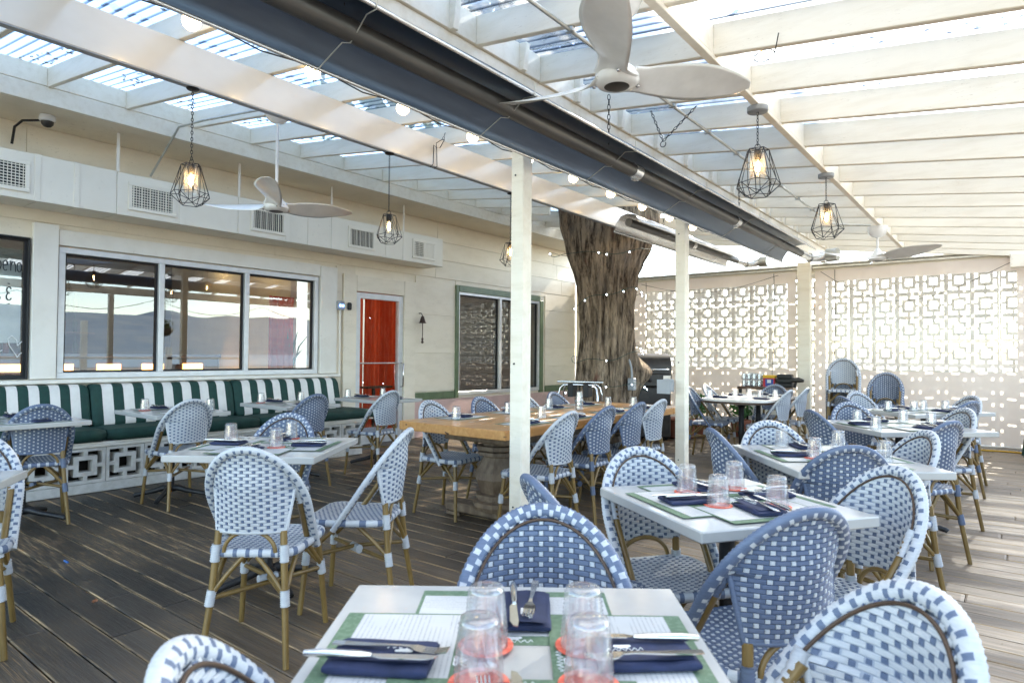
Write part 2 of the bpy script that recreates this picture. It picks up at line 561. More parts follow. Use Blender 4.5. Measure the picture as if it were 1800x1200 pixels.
def leaf_mat(name, a, b_):
    mt, t, b, o = nodes(name)
    c = mixcol(t, ramp(t, noise_t(t, coords(t), 2.3, 3), .35, .65), a, b_)
    t.links.new(c, b.inputs['Base Color'])
    b.inputs['Roughness'].default_value = .5
    d = t.nodes.new('ShaderNodeBsdfTranslucent')
    t.links.new(c, d.inputs[0])
    mx = t.nodes.new('ShaderNodeMixShader')
    mx.inputs[0].default_value = .35
    t.links.new(b.outputs[0], mx.inputs[1]); t.links.new(d.outputs[0], mx.inputs[2])
    t.links.new(mx.outputs[0], o.inputs[0])
    return mt
LEAF = leaf_mat('tree leaves', (.045, .09, .025), (.09, .13, .035))
LEAFP = leaf_mat('plant leaves', (.04, .13, .03), (.09, .2, .05))
LITTER = mat('dead leaves', (.09, .06, .03), .8, 0, (.05, .035, .02), 30)
GRASS = mat('pale dusty ground', (.36, .34, .30), .9, 0, (.27, .26, .22), .3)
HILLM = mat('far hillside', (.17, .23, .29), .9, 0, (.25, .29, .31), .02)  # blue distance haze put into the hill colour
WATERM = mat('bay water', (.12, .18, .23), .3, 0, (.14, .2, .25), .02)

def menu_mat():
    mt, t, b, o = nodes('printed menu paper')
    tc = t.nodes.new('ShaderNodeTexCoord')
    sx = t.nodes.new('ShaderNodeSeparateXYZ'); t.links.new(tc.outputs['Object'], sx.inputs[0])
    ml = t.nodes.new('ShaderNodeMath'); ml.operation = 'MULTIPLY'; ml.inputs[1].default_value = 1 / .0085
    t.links.new(sx.outputs[0], ml.inputs[0])
    fr = t.nodes.new('ShaderNodeMath'); fr.operation = 'FRACT'; t.links.new(ml.outputs[0], fr.inputs[0])
    line = t.nodes.new('ShaderNodeMath'); line.operation = 'LESS_THAN'; line.inputs[1].default_value = .30
    t.links.new(fr.outputs[0], line.inputs[0])
    mp = t.nodes.new('ShaderNodeMapping'); mp.inputs['Scale'].default_value = (95, 420, 1)
    t.links.new(tc.outputs['Object'], mp.inputs[0])
    n = noise_t(t, mp.outputs[0], 1.0, 1)
    mu = t.nodes.new('ShaderNodeMath'); mu.operation = 'MULTIPLY'
    t.links.new(line.outputs[0], mu.inputs[0]); t.links.new(ramp(t, n, .40, .52), mu.inputs[1])
    mp2 = t.nodes.new('ShaderNodeMapping'); mp2.inputs['Scale'].default_value = (20, 9, 1)
    t.links.new(tc.outputs['Object'], mp2.inputs[0])
    mu2 = t.nodes.new('ShaderNodeMath'); mu2.operation = 'MULTIPLY'
    t.links.new(mu.outputs[0], mu2.inputs[0]); t.links.new(ramp(t, noise_t(t, mp2.outputs[0], 1, 1), .38, .46, 0, .42), mu2.inputs[1])
    c = mixcol(t, mu2.outputs[0], (.49, .49, .48), (.10, .10, .12))
    t.links.new(c, b.inputs['Base Color'])
    b.inputs['Roughness'].default_value = .55
    return mt
MENU = menu_mat()

# ================================================================ SETTING
g = MB().grid(lambda u, v: ((u - .5) * 5000, (v - .5) * 5000, -.55), 2, 2).build('ground', GRASS)
g['kind'] = 'structure'

def hills():
    mb = MB()
    def f(u, v):
        x = 900 + 1400 * v
        y = (u - .5) * 3600
        h = v * (175 + 60 * noise.noise((u * 9, v * 3, 1)) + 25 * noise.noise((u * 30, v * 6, 4)))
        return (x, y, -.5 + max(0, h) * min(1, v * 4) * .8)
    mb.grid(f, 90, 20)
    return mb.build('hills', HILLM)
wt_ = MB().box((1500, 0, -.5), (2860, 3600, .02)).build('water', WATERM)
wt_['kind'] = 'structure'
hl = hills()
hl['kind'] = 'structure'

# ---- deck of long boards running across, every board its own piece
deck = boxpart('deck', DARKIN, None, -7.14, 2.6, -1.3, 11.25, -.5, -.034)
deck['kind'] = 'structure'
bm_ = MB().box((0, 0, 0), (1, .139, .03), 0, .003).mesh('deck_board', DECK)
y = -1.22
while y < 11.2:
    x = -7.13 + 0.0
    cut = random.uniform(1.6, 4.6)
    while x < 2.58:
        L = min(cut, 2.59 - x)
        if 2.59 - (x + L) < .7:
            L = 2.59 - x
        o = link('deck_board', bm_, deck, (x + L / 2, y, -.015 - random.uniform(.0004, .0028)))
        o.scale = (L - .004, 1, 1)
        o.rotation_euler = (random.uniform(-.012, .012), 0, 0)
        x += L
        cut = random.uniform(3.2, 5.2)
    y += .1455

# ---- the restaurant wall on the left
WX = -7.15
wall = thing('restaurant_wall', 'long cream painted restaurant wall with windows, glass door and pink base', 'building', (WX, 0, 0))
def wbox(name, mt, x0, x1, y0, y1, z0, z1, bev=.002, parent=None):
    o = boxpart(name, mt, parent or wall, x0, x1, y0, y1, z0, z1, bev)
    if parent is None:
        pass
    return o
# everything under the wall is written in the wall's own frame: x 0 is the face
for (y0, y1, zs) in [(-1.2, -.9, [(0, 3.55)]), (-.9, 1.93, [(0, 1.0), (2.3, 3.55)]), (1.93, 2.17, [(0, 3.55)]), (2.17, 5.0, [(0, 1.0), (2.24, 3.55)]),
                     (5.0, 5.66, [(0, 3.55)]), (5.66, 6.53, [(2.13, 3.55)]), (6.53, 7.75, [(0, 3.55)]), (7.75, 10.1, [(0, .62), (2.28, 3.55)]), (10.1, 11.3, [(0, 3.55)])]:
    for z0, z1 in zs:
        wbox('wall_panel', CREAMW, -.16, -.016, y0, y1, z0, z1, 0)
def siding(y0, y1, z0, z1, h=.186, cuts=3.1):
    z = z0
    while z < z1 - .02:
        hh = min(h, z1 - z)
        yy = y0
        L = random.uniform(1.5, cuts)
        while yy < y1 - .01:
            ye = min(y1, yy + L)
            if y1 - ye < .4:
                ye = y1
            t = random.uniform(0, .002)
            MB().box((-.007, 0, 0), (.014 + 2 * t, ye - yy - .003, hh - .003), 0, .002, Matrix.Rotation(R(-.35), 3, 'Y')).build('siding_board', CREAMW, wall, (0, (yy + ye) / 2, z + hh / 2))
            yy = ye
            L = random.uniform(2.2, cuts + 1)
        z += h
siding(-1.2, 11.28, 2.46, 3.33, .29)
siding(6.78, 7.66, .69, 2.45, .59)
siding(10.19, 11.28, .69, 2.45, .36)
siding(7.66, 10.19, 2.39, 2.455, .07)
siding(5.33, 5.43, 1.0, 2.44, .36)
wbox('pink_base', PINK, -.015, .004, 6.77, 11.28, .0, .555, .003)
wbox('green_rail', GREENT, -.015, .018, 6.77, 7.64, .565, .675, .004)
wbox('green_rail', GREENT, -.015, .018, 10.2, 11.28, .565, .675, .004)
# banquette window trim
wbox('corner_post', TRIMW, -.015, .05, 1.945, 2.145, 1.0, 2.445, .004)
wbox('window_head_board', TRIMW, -.015, .035, 2.15, 5.06, 2.262, 2.41, .004)
wbox('corner_post', TRIMW, -.015, .045, 5.065, 5.32, 1.0, 2.40, .004)
wbox('window_sill', TRIMW, -.015, .09, -1.2, 5.36, .955, .992, .005)

def window(y0, y1, z0, z1, mull, fw=.055, mt=ALU, name='window'):
    f = MB()
    x0, x1 = -.07, .012
    f.box(((x0 + x1) / 2, (y0 + y1) / 2, z0 + fw / 2), (x1 - x0, y1 - y0, fw), 0, .003)
    f.box(((x0 + x1) / 2, (y0 + y1) / 2, z1 - fw / 2), (x1 - x0, y1 - y0, fw), 0, .003)
    ys = [y0] + list(mull) + [y1]
    f.box(((x0 + x1) / 2, y0 + fw / 2, (z0 + z1) / 2), (x1 - x0, fw, z1 - z0 - 2 * fw), 0, .003)
    f.box(((x0 + x1) / 2, y1 - fw / 2, (z0 + z1) / 2), (x1 - x0, fw, z1 - z0 - 2 * fw), 0, .003)
    for q in mull:
        f.box(((x0 + x1) / 2, q, (z0 + z1) / 2), (x1 - x0, fw, z1 - z0 - 2 * fw), 0, .003)
    w_ = f.build(name, mt, wall)
    for a, b in zip(ys[:-1], ys[1:]):
        a2 = a + (fw if a == y0 else fw / 2)
        b2 = b - (fw if b == y1 else fw / 2)
        g1 = MB()
        gz = .02
        for c, d in [((-.045, a2 + gz / 2, (z0 + z1) / 2), (.03, gz, z1 - z0 - 2 * fw)), ((-.045, b2 - gz / 2, (z0 + z1) / 2), (.03, gz, z1 - z0 - 2 * fw)),
                     ((-.045, (a2 + b2) / 2, z0 + fw + gz / 2), (.03, b2 - a2 - 2 * gz, gz)), ((-.045, (a2 + b2) / 2, z1 - fw - gz / 2), (.03, b2 - a2 - 2 * gz, gz))]:
            g1.box(c, d, 0)
        g1.build('gasket', RUBBER, w_)
        MB().box((-.05, (a2 + b2) / 2, (z0 + z1) / 2), (.006, b2 - a2 - .012, z1 - z0 - 2 * fw - .012), 0).build('pane', PANE, w_)
    return w_
window(2.16, 5.05, 1.0, 2.25, [3.10, 4.065])
wl = window(-.9, 1.935, 1.0, 2.30, [.45], .016, RUBBER)
w2 = window(7.70, 10.02, .60, 2.30, [8.82], .06)
for a in [(7.655, 7.725, .565, 2.385), (9.995, 10.10, .565, 2.30)]:
    wbox('green_trim', GREENT, -.012, .03, *a, .004)
wbox('green_trim', GREENT, -.012, .034, 7.73, 9.99, 2.285, 2.385, .004)

# handwriting on the left window pane: short strokes of black marker
def strokes(name, mt, parent, lists, place, r=.006):
    mb = MB()
    for L in lists:
        pts = [place(*p) for p in L]
        mb.tube(pts, r, 5, 0, True)
    o = mb.build(name, mt, parent)
    o['kind'] = 'stuff'
    return o
def circ(cx, cz, rx, rz, a0=0, a1=360, n=14):
    return [(cx + rx * math.cos(R(a0 + (a1 - a0) * i / n)), cz + rz * math.sin(R(a0 + (a1 - a0) * i / n))) for i in range(n + 1)]
word = [[(-.06, .25), (-.055, 0)], circ(-.0, .06, .055, .06, 150, -200),
        [(.09, .055), (.19, .07)] + circ(.145, .06, .05, .062, 10, 310),
        [(.25, .12), (.255, 0)], [(.255, .06), (.29, .115), (.33, .11), (.35, .06), (.355, -.01)],
        circ(.43, .05, .045, .058, 90, 450), [(.51, -.005), (.515, -.03), (.495, -.07)],
        circ(.235, -.235, .045, .04, 20, 290, 10), circ(.235, -.315, .05, .042, 70, 340, 10),
        [(.20, -.155), (.245, -.16)], [(.215, -.40), (.255, -.40)],
        circ(.0, -.50, .04, .05, 90, 450), [(.05, -.32), (.055, -.35)]]
strokes('handwriting', PRINT, wl, word, lambda a, b: (-.035, 1.762 + (a - .145) * .36, 1.985 + b * .75), .0042)
bl = boxpart('reflection_sheet', WHITEC, None, WX - .072, WX - .064, -.86, 1.89, 1.33, 2.10)  # white sheet added to show the bright reflection in the glass
tag(bl, 'white sheet in place of the bright reflection in the handwritten left window', 'sheet')
vl = boxpart('window_valance', GREENC, None, WX - .063, WX - .059, -.86, 1.89, 2.095, 2.19)
tag(vl, 'dark green valance above the white sheet at left', 'valance')
heart = [[(0, 0), (-.10, .17), (-.12, .26), (-.07, .30), (-.01, .24), (0, .16)], [(0, .0), (.03, .05), (.13, .10)], [(0, .16), (.05, .22), (.12, .20)], [(-.36, .02), (-.25, .05), (-.18, .10)]]
strokes('chalk_drawing', PRINTW, wl, heart, lambda a, b: (-.035, 1.865 + a * .62, 1.20 + b * .65), .005)

# door
dw = MB()
for c, d in [((-.03, 5.70, 1.055), (.07, .08, 2.11)), ((-.03, 6.49, 1.055), (.07, .08, 2.11)), ((-.03, 6.095, 2.07), (.07, .71, .08)), ((-.03, 6.095, .09), (.07, .71, .18))]:
    dw.box(c, d, 0, .003)
door = dw.build('door', ALU, wall)
MB().box((-.03, 6.095, 1.105), (.008, .715, 1.855), 0).build('pane', PANE, door)
MB().tube([(.006, 5.745, 1.13), (.03, 5.76, 1.13), (.03, 6.43, 1.13), (.006, 6.445, 1.13)], .009, 6).build('push_bar', GALV, door)
MB().tube([(.006, 6.49, .78), (.06, 6.49, .79), (.065, 6.49, .95), (.065, 6.49, 1.12), (.006, 6.49, 1.13)], .011, 8).build('door_handle', CHROME, door)
wbox('door_trim', CREAMW, -.015, .03, 5.44, 5.655, 0, 2.34, .004)
wbox('door_trim', CREAMW, -.015, .03, 6.535, 6.765, 0, 2.34, .004)
wbox('door_trim', CREAMW, -.015, .027, 5.657, 6.533, 2.12, 2.34, .004)
# wall furniture that is fixed
sw = thing('switch_box', 'grey outdoor switch box with two blue lit switches left of the door', 'switch', (WX + .035, 5.36, 1.9), 0)
boxpart('housing', PLGREY, sw, 0, .05, -.055, .055, -.06, .06, .008)
for dy in (-.02, .024):
    boxpart('switch_light', BLUEL, sw, .0505, .056, dy - .011, dy + .011, -.018, .012, .002)
MB().tube([(.02, 0, -.062), (.02, 0, -.95)], .011, 6).build('conduit', TRIMW, sw)
rd = MB().box((0, 0, 0), (.03, .07, .10), 0, .014).build('card_reader', RUBBER, None, (WX + .047, 5.52, 1.9))
tag(rd, 'small black oval reader between switch box and door', 'card reader')
bell = thing('wall_bell', 'small dark brass bell with pull chain hung beside the door', 'bell', (WX + .035, 6.84, 1.82))
BR = mat('dark brass', (.09, .06, .05), .45, .7)
MB().lathe([(.004, .02), (.022, .012), (.034, -.03), (.046, -.075), (.062, -.09)], 14, (.06, 0, 0)).build('bell_cup', BR, bell)
MB().tube([(-.018, 0, .06), (.03, 0, .06), (.06, 0, .02)], .007, 6).build('bracket', BR, bell)
MB().tube([(.06, 0, -.05), (.06, .002, -.2), (.06, 0, -.30)], .007, 6).lathe([(.004, -.30), (.018, -.33), (.012, -.36), (.024, -.38), (.003, -.4)], 8, (.06, 0, 0)).build('pull_chain', BR, bell)

# ---- dim dining room behind the glass
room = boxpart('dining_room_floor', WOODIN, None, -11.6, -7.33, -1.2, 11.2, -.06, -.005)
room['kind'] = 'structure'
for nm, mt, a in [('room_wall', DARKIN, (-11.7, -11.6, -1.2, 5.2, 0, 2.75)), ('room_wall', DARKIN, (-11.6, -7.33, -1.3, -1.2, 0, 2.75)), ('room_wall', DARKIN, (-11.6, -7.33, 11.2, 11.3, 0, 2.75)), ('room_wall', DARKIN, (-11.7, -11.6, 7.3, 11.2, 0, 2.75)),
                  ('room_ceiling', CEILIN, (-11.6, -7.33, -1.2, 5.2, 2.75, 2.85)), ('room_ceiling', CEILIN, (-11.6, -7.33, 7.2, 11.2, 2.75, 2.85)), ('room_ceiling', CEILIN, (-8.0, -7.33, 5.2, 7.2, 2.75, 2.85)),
                  ('backlight_partition', TRIMW, (-11.6, -8.0, 7.2, 7.3, 0, 2.74)), ('backlight_partition', TRIMW, (-11.6, -8.0, 5.2, 5.3, 0, 2.74)), ('backlight_floor', TRIMW, (-11.6, -8.12, 5.31, 7.19, -.004, .02)), ('backlight_partition', DARKIN, (-8.1, -8.0, 5.3, 7.2, 2.45, 2.74))]:  # white open-topped well added behind the door to backlight the red curtain
    o = boxpart(nm, mt, room, *a)
for yy in (1.2, 2.7, 3.9, 5.0):
    for xx in (-8.4, -9.8):
        MB().lathe([(.001, 0), (.05, 0), (.055, .02)], 12, (xx, yy, 2.735)).build('downlight', SPOT, room)
bar = thing('bar_counter', 'dark wooden bar with glowing amber front seen through the banquette window', 'bar', (-10.2, 2.8, 0))
boxpart('counter_front', WOODIN, bar, -.25, .25, -3, 2.5, 0, 1.18, .01)
boxpart('counter_top', WOODIN, bar, -.32, .32, -3.05, 2.55, 1.183, 1.23, .01)
for k in range(9):
    boxpart('amber_panel', WARM, bar, .254, .262, -2.8 + k * .58, -2.8 + k * .58 + .30, 1.0, 1.09)
bs = thing('bottle_shelf', 'tall dark bottle shelf behind the bar with red lit labels', 'shelf', (-11.4, 2.9, 0))
for k in range(4):
    boxpart('shelf_board', WOODIN, bs, -.15, .15, -1.6, 1.0, 1.2 + k * .33, 1.23 + k * .33)
btm = MB().lathe([(.001, 0), (.035, 0), (.036, .15), (.013, .2), (.012, .26), (.001, .26)], 8)
BOT = [mat('bottle glass', c, .1) for c in ((.12, .04, .02), (.02, .06, .03), (.3, .03, .02), (.2, .15, .08))]
bme = [btm.mesh('bottle', x) for x in BOT]
for k in range(3):
    for j in range(14):
        o = link('bottle', bme[random.randrange(4)], None, (-11.37, 1.45 + j * .17 + random.uniform(-.03, .03), 1.232 + k * .33))
        tag(o, ['first', 'second', 'third', 'fourth', 'fifth', 'sixth', 'seventh', 'eighth', 'ninth', 'tenth', 'eleventh', 'twelfth', 'thirteenth', 'last'][j] + ' bottle from left on the ' + ['lowest', 'middle', 'highest'][k] + ' bottle row behind the bar', 'bottle', 'bottles behind the bar')
def sofa(yc, label):
    t = thing('sofa', label, 'sofa', (-8.5, yc, 0))
    boxpart('seat', OLIVE, t, -.4, .4, -.55, .55, .1, .45, .05)
    boxpart('backrest', OLIVE, t, .41, .55, -.55, .55, .1, .93, .06)
for yy, l in ((1.75, 'olive sofa inside behind the left pane of the window'), (3.2, 'olive sofa inside behind the left mullion of the window'), (4.45, 'olive sofa inside behind the middle pane of the window')):
    sofa(yy, l)
pc = boxpart('interior_column', TRIMW, None, -8.6, -8.42, 5.35, 5.53, 0, 2.74, .01)
tag(pc, 'pale square column inside the dining room', 'column')
def plant_in(loc, label, h=.7):
    t = thing('potted_plant', label, 'plant', loc)
    MB().lathe([(.001, 0), (.1, 0), (.13, .22), (.12, .22), (.001, .2)], 12).build('pot', WOODIN, t)
    mb = MB()
    for k in range(26):
        a = random.uniform(0, 2 * PI); l = random.uniform(.5, 1) * h; d = random.uniform(.1, .4)
        c, s = math.cos(a), math.sin(a)
        pts = [(c * .03, s * .03, .2), (c * d * .4, s * d * .4, .2 + l * .6), (c * d, s * d, .2 + l)]
        wv = Vector((-s, c, 0)) * .022
        P = [Vector(p) for p in pts]
        mb.add([P[0] - wv * .4, P[0] + wv * .4, P[1] + wv, P[1] - wv, P[2]], [(0, 1, 2, 3), (3, 2, 4)])
    mb.build('leaves', LEAFP, t)
plant_in((-7.75, 5.02, .75), 'spiky green plant inside behind the right pane')
boxpart('stand', WOODIN, bpy.data.objects['potted_plant'], -.14, .14, -.14, .14, -.75, -.002, .01)

def curtain_cloth(name, x, y0, y1, z0, z1, amp, n, mt, label, axis='y', swag=0):
    mb = MB()
    def f(u, v):
        q = y0 + (y1 - y0) * u
        off = amp * math.sin(u * n * 2 * PI) * (.6 + .4 * v) + amp * .4 * math.sin(u * n * 4.7 + 1)
        z = z0 + (z1 - z0) * (1 - v)
        if axis == 'y':
            return (x + off, q + swag * v * v, z)
        return (q + swag * v * v, x + off, z)
    mb.grid(f, n * 8, 10)
    o = mb.build(name, mt)
    tag(o, label, 'curtain')
    return o
curtain_cloth('red_curtain', -7.52, 5.63, 6.08, .1, 2.5, .035, 7, FAB_R, 'left half of the orange red curtain behind the glass door')
curtain_cloth('red_curtain', -7.54, 6.12, 6.98, .1, 2.5, .05, 10, FAB_R, 'right half of the orange red curtain behind the glass door', swag=-.02)
curtain_cloth('red_curtain', -7.6, 4.62, 4.98, .1, 2.0, .04, 4, FAB_R, 'narrow orange red curtain behind the right pane of the banquette window')
curtain_cloth('red_curtain', -7.85, 7.8, 8.3, .5, 1.25, .03, 5, FAB_R, 'short red curtain low behind the green trimmed window')
bt_ = thing('bar_table', 'dark high table with bottles behind the glass door', 'table', (-7.9, 6.1, 0))
# (placed in front of the curtain inside)
bt_.location = (-7.40, 6.2, 0)
boxpart('table_top', WOODIN, bt_, -.07, .08, -.2, .3, .76, .79, .005)
MB().tube([(0, 0, 0), (0, 0, .758)], .025, 8).build('leg', BLACKI, bt_)

# ---- air duct along the wall
duct = thing('air_duct', 'boxed cream air duct with grilles along the wall', 'duct', (-6.75, 0, 0))
seams = [-1.2, -.1, .62, 1.20, 1.866, 2.165, 2.50, 3.108, 3.72, 4.329, 4.608, 4.95, 5.856, 6.15, 6.95]
for a, b in zip(seams[:-1], seams[1:]):
    MB().box((-.193, (a + b) / 2, 2.775), (.386 + random.uniform(0, .004), b - a - .004, .41), 0, .004).build('duct_panel', DUCTW, duct)
for q in (.62, 1.866, 2.165, 3.108, 4.329, 5.856):
    MB().box((.006, q, 2.775), (.006, .045, .414), 0, .002).build('cover_strip', DUCTW, duct)
GB = mat('dark grille void', (.02, .02, .018), .8)
for k, (a, b) in enumerate([(.1, .5), (1.36, 1.775), (2.633, 3.012), (3.9, 4.27), (5.24, 5.61), (6.36, 6.74)]):
    gm = MB()
    z0, z1 = 2.665, 2.868
    e = .035
    for c, d in [((.009, (a + b) / 2, z0 - e / 2), (.014, b - a + 2 * e, e)), ((.009, (a + b) / 2, z1 + e / 2), (.014, b - a + 2 * e, e)), ((.009, a - e / 2, (z0 + z1) / 2), (.014, e, z1 - z0)), ((.009, b + e / 2, (z0 + z1) / 2), (.014, e, z1 - z0))]:
        gm.box(c, d, 0, .003)
    gr = gm.build('grille', DUCTW, duct)
    MB().box((.0035, (a + b) / 2, (z0 + z1) / 2), (.003, b - a, z1 - z0), 0).build('void', GB, gr)
    lv = MB()
    n = 15
    for i in range(n):
        yy = a + (b - a) * (i + .5) / n
        wd = .0045 if k < 2 or i % 3 else .010
        if k == 5 and i > 6: wd = .022
        lv.box((.011, yy, (z0 + z1) / 2), (.008, wd, z1 - z0))
    if k in (1, 2, 5):
        for i in range(8):
            zz = z0 + (z1 - z0) * (i + .5) / 8
            lv.box((.0065, (a + b) / 2 if k != 5 else a + .09, zz), (.003, (b - a) if k != 5 else .18, .008))
    lo_ = lv.build('louvres', DUCTW, gr)
for q in (1.28, 2.5, 3.72, 4.94, 6.15):
    MB().box((.012, q, 3.16), (.004, .026, .37), 0).build('hanger_strap', TRIMW, duct)

# ---- pergola roof
def zb(x):
    return 2.67 - .127 * x
SL = math.atan(-.127)
roof = thing('pergola_roof', 'cream painted rafter roof with clear corrugated sheets over the deck', 'pergola')
RH = .165
def rafter(x0, x1, y, th=.04):
    L = (x1 - x0) / math.cos(SL)
    xm = (x0 + x1) / 2
    MB().box((0, 0, 0), (L, th, RH), 0, .004, Matrix.Rotation(-SL, 3, 'Y')).build('rafter', CREAM, roof, (xm, y, zb(xm) + RH / 2 / math.cos(SL)))
ly = [1.852 + .61 * k for k in range(-5, 16)]
ry = [3.29 + .61 * k for k in range(-7, 14)]
TRE = (-5.35, -3.45, 7.35, 8.95)
for q in ly:
    if q > 11.25: continue
    if TRE[2] < q < TRE[3]:
        rafter(-6.48, TRE[0] - .15, q); rafter(TRE[1] + .1, -2.3, q)
    else:
        rafter(-6.48, -2.3, q)
for q in ry:
    rafter(-2.52, .40, q)
for ys, x, nm in ((ry, -2.36, 'blocking'), (ry, -1.25, 'blocking'), (ly, -6.44, 'blocking')):
    for a, b in zip(ys[:-1], ys[1:]):
        if b > 11.3: continue
        MB().box((0, 0, 0), (.036, b - a - .042, RH - .004), 0, .003).build(nm, CREAM, roof, (x, (a + b) / 2, zb(x) + RH / 2))
boxpart('ledger_board', CREAM, roof, -6.46, -6.42, -1.4, 11.25, 3.335, zb(-6.44) - .004, .004)
boxpart('soffit', CREAMW, roof, -7.1655, -6.462, -1.4, 11.25, 3.345, 3.365)
boxpart('ridge_beam', CREAM, roof, -2.45, -2.36, -1.4, 11.25, zb(-2.4) - .20, zb(-2.4) - .004, .004)
boxpart('conduit_rail', CREAM, roof, -1.27, -1.225, -1.0, 10.9, zb(-1.25) - .03, zb(-1.25) - .004, .003)
boxpart('eave_beam', CREAM, roof, .33, .40, -1.4, 11.25, zb(.4) - .16, zb(.4) - .004, .004)
for yy in (-.9, 2.0, 5.4, 8.4, 11.0):
    boxpart('post', CREAM, roof, .32, .41, yy - .045, yy + .045, 0, zb(.4) - .164, .005)
for px_, py_, wd in ((-2.43, 3.2, .095), (-2.40, 5.60, .095)):
    boxpart('post', CREAM, roof, px_ - wd / 2, px_ + wd / 2, py_ - wd / 2, py_ + wd / 2, 0, zb(-2.4) - .205, .006)
    for dz in (2.37, 1.2, .32):
        MB().lathe([(.0003, .0), (.006, .0), (.006, .004), (.0003, .004)], 8).build('bolt', BLACKI, roof, (px_ - .012, py_ - wd / 2 - .0005, dz)).rotation_euler = (R(90), 0, 0)
# corrugated sheets, ridges running down the slope
def sheet(x0, x1, y0, y1, lift):
    mb = MB()
    n = max(6, int((y1 - y0) / .0762 * 6))
    nx = max(1, int((x1 - x0) / 1.0))
    def f(u, v):
        yy = y0 + (y1 - y0) * u
        xx = x0 + (x1 - x0) * v
        return (xx, yy, zb(xx) + RH * 1.01 + .014 + lift + .0095 * math.cos(2 * PI * yy / .0762))
    mb.grid(f, n, nx, 0, True)
    return mb.build('roof_sheet', ROOFH if x0 > -2.1 else ROOFS, roof)
yy = -1.4
k = 0
while yy < 11.2:
    ye = min(yy + .66, 11.3)
    for x0, x1 in ((-7.1, -4.4), (-4.5, -1.9), (-2.0, .55)):
        if x0 < TRE[1] and x1 > TRE[0] and ye > TRE[2] and yy < TRE[3]:
            if x0 < -5: sheet(x0, TRE[0] - .1, yy, ye, .0)
            else: sheet(TRE[1] + .05, x1, yy, ye, .003)
            continue
        sheet(x0, x1, yy, ye + .04, (.0 if x0 < -5 else .004 if x0 < -3 else .0) + .003 * (k % 2))
    yy += .66
    k += 1
# leaf litter lying on the sheets along rafters
mb = MB()
for i in range(3600):
    if random.random() < .55:
        q = random.choice(ry) - random.uniform(.0, .16) ** 1.2 * 1.3; x = random.uniform(-2.2, 1.2) if random.random() < .6 else random.gauss(-1.9, .25)
        if noise.noise((x * 1.6, q * 3, 2)) < .05: continue
    else:
        q = random.choice(ly) - random.uniform(0, .2); x = random.gauss(-6.2, .3) if random.random() < .6 else random.uniform(-6.4, -2.4)
        if x < -7 or noise.noise((x * 1.6, q * 3, 7)) < .02: continue
    z = zb(x) + RH + .032 + random.uniform(0, .02)
    a = random.uniform(0, 2 * PI); s = random.uniform(.012, .03)
    c, s_ = math.cos(a) * s, math.sin(a) * s
    mb.add([(x - c, q - s_, z), (x + s_ * .4, q - c * .4, z + .006), (x + c, q + s_, z), (x - s_ * .4, q + c * .4, z - .004)], [(0, 1, 2, 3)])
lt = mb.build('leaf_litter', LITTER)
lt['kind'] = 'stuff'

# ---- glossy clad beam carrying the small pendants
BX = -4.05
beam = thing('clad_beam', 'long glossy beige clad beam hung under the left rafters', 'beam')
boxpart('beam_body', BEAMP, beam, BX - .045, BX, -1.3, 8.35, 2.925, zb(BX) - .004, .004)
boxpart('beam_edge', PLGREY, beam, BX - .047, BX + .003, -1.3, 8.35, 2.917, 2.9225)

# ---- breeze block wall behind the curtains
BW, BHH, BT = .318, .3627, .12
def breeze_mesh(name, w, h, t, mt):
    mb = MB()
    b = .026; ro_x = w * .285; ri_x = w * .165; ro_z = h * .285; ri_z = h * .165; cw = w * .10
    def bb(x0, x1, z0, z1):
        mb.box(((x0 + x1) / 2, 0, (z0 + z1) / 2), (x1 - x0, t, z1 - z0))
    w2_, h2 = w / 2 - .002, h / 2 - .002
    bb(-w2_, w2_, -h2, -h2 + b); bb(-w2_, w2_, h2 - b, h2); bb(-w2_, -w2_ + b, -h2 + b, h2 - b); bb(w2_ - b, w2_, -h2 + b, h2 - b)
    bb(-ro_x, ro_x, -ro_z, -ri_z); bb(-ro_x, ro_x, ri_z, ro_z); bb(-ro_x, -ri_x, -ri_z, ri_z); bb(ri_x, ro_x, -ri_z, ri_z)
    bb(-cw / 2, cw / 2, -h2 + b, -ro_z); bb(-cw / 2, cw / 2, ro_z, h2 - b); bb(-w2_ + b, -ro_x, -cw / 2, cw / 2); bb(ro_x, w2_ - b, -cw / 2, cw / 2)
    return mb.mesh(name, mt)
bw = thing('breeze_block_wall', 'white openwork breeze block wall glowing behind the roll down curtains', 'wall', (0, 11.62, 0))
boxpart('plinth', CONC, bw, -7.1, 1.6, -.06, .06, -.5, .066)
boxpart('sun_stop_cap', CONC, bw, -7.1, 1.6, -.065, .065, 2.609, 2.815, .006)  # solid strip added out of view to keep sun off the curtain top
bme_ = breeze_mesh('breeze_block', BW, BHH, BT, BLOCKW)
for j in range(7):
    for i in range(-15, 12):
        link('breeze_block', bme_, bw, (-2.245 + i * BW, 0, .068 + BHH * (j + .5)))
# header and posts of the back opening
hd = thing('back_header', 'cream header beam over the curtained back opening', 'beam', (0, 11.33, 0))
boxpart('header_beam', CREAM, hd, -7.1, 2.6, -.05, .05, 2.635, 2.745, .005)
boxpart('valance_pole', GALV, hd, -7.0, 2.5, -.10, -.055, 2.70, 2.725)
boxpart('corner_panel', CREAMW, hd, -7.14, -5.985, -.04, .03, 0, 2.63)
boxpart('top_channel', GALV, hd, -7.1, 2.6, -.08, .09, 2.748, 2.775, .004)
boxpart('post', CREAM, hd, -2.80, -2.60, -.20, -.07, 0, 2.80, .008)
boxpart('post', CREAM, hd, -5.98, -5.85, -.16, -.07, 0, 2.63, .008)

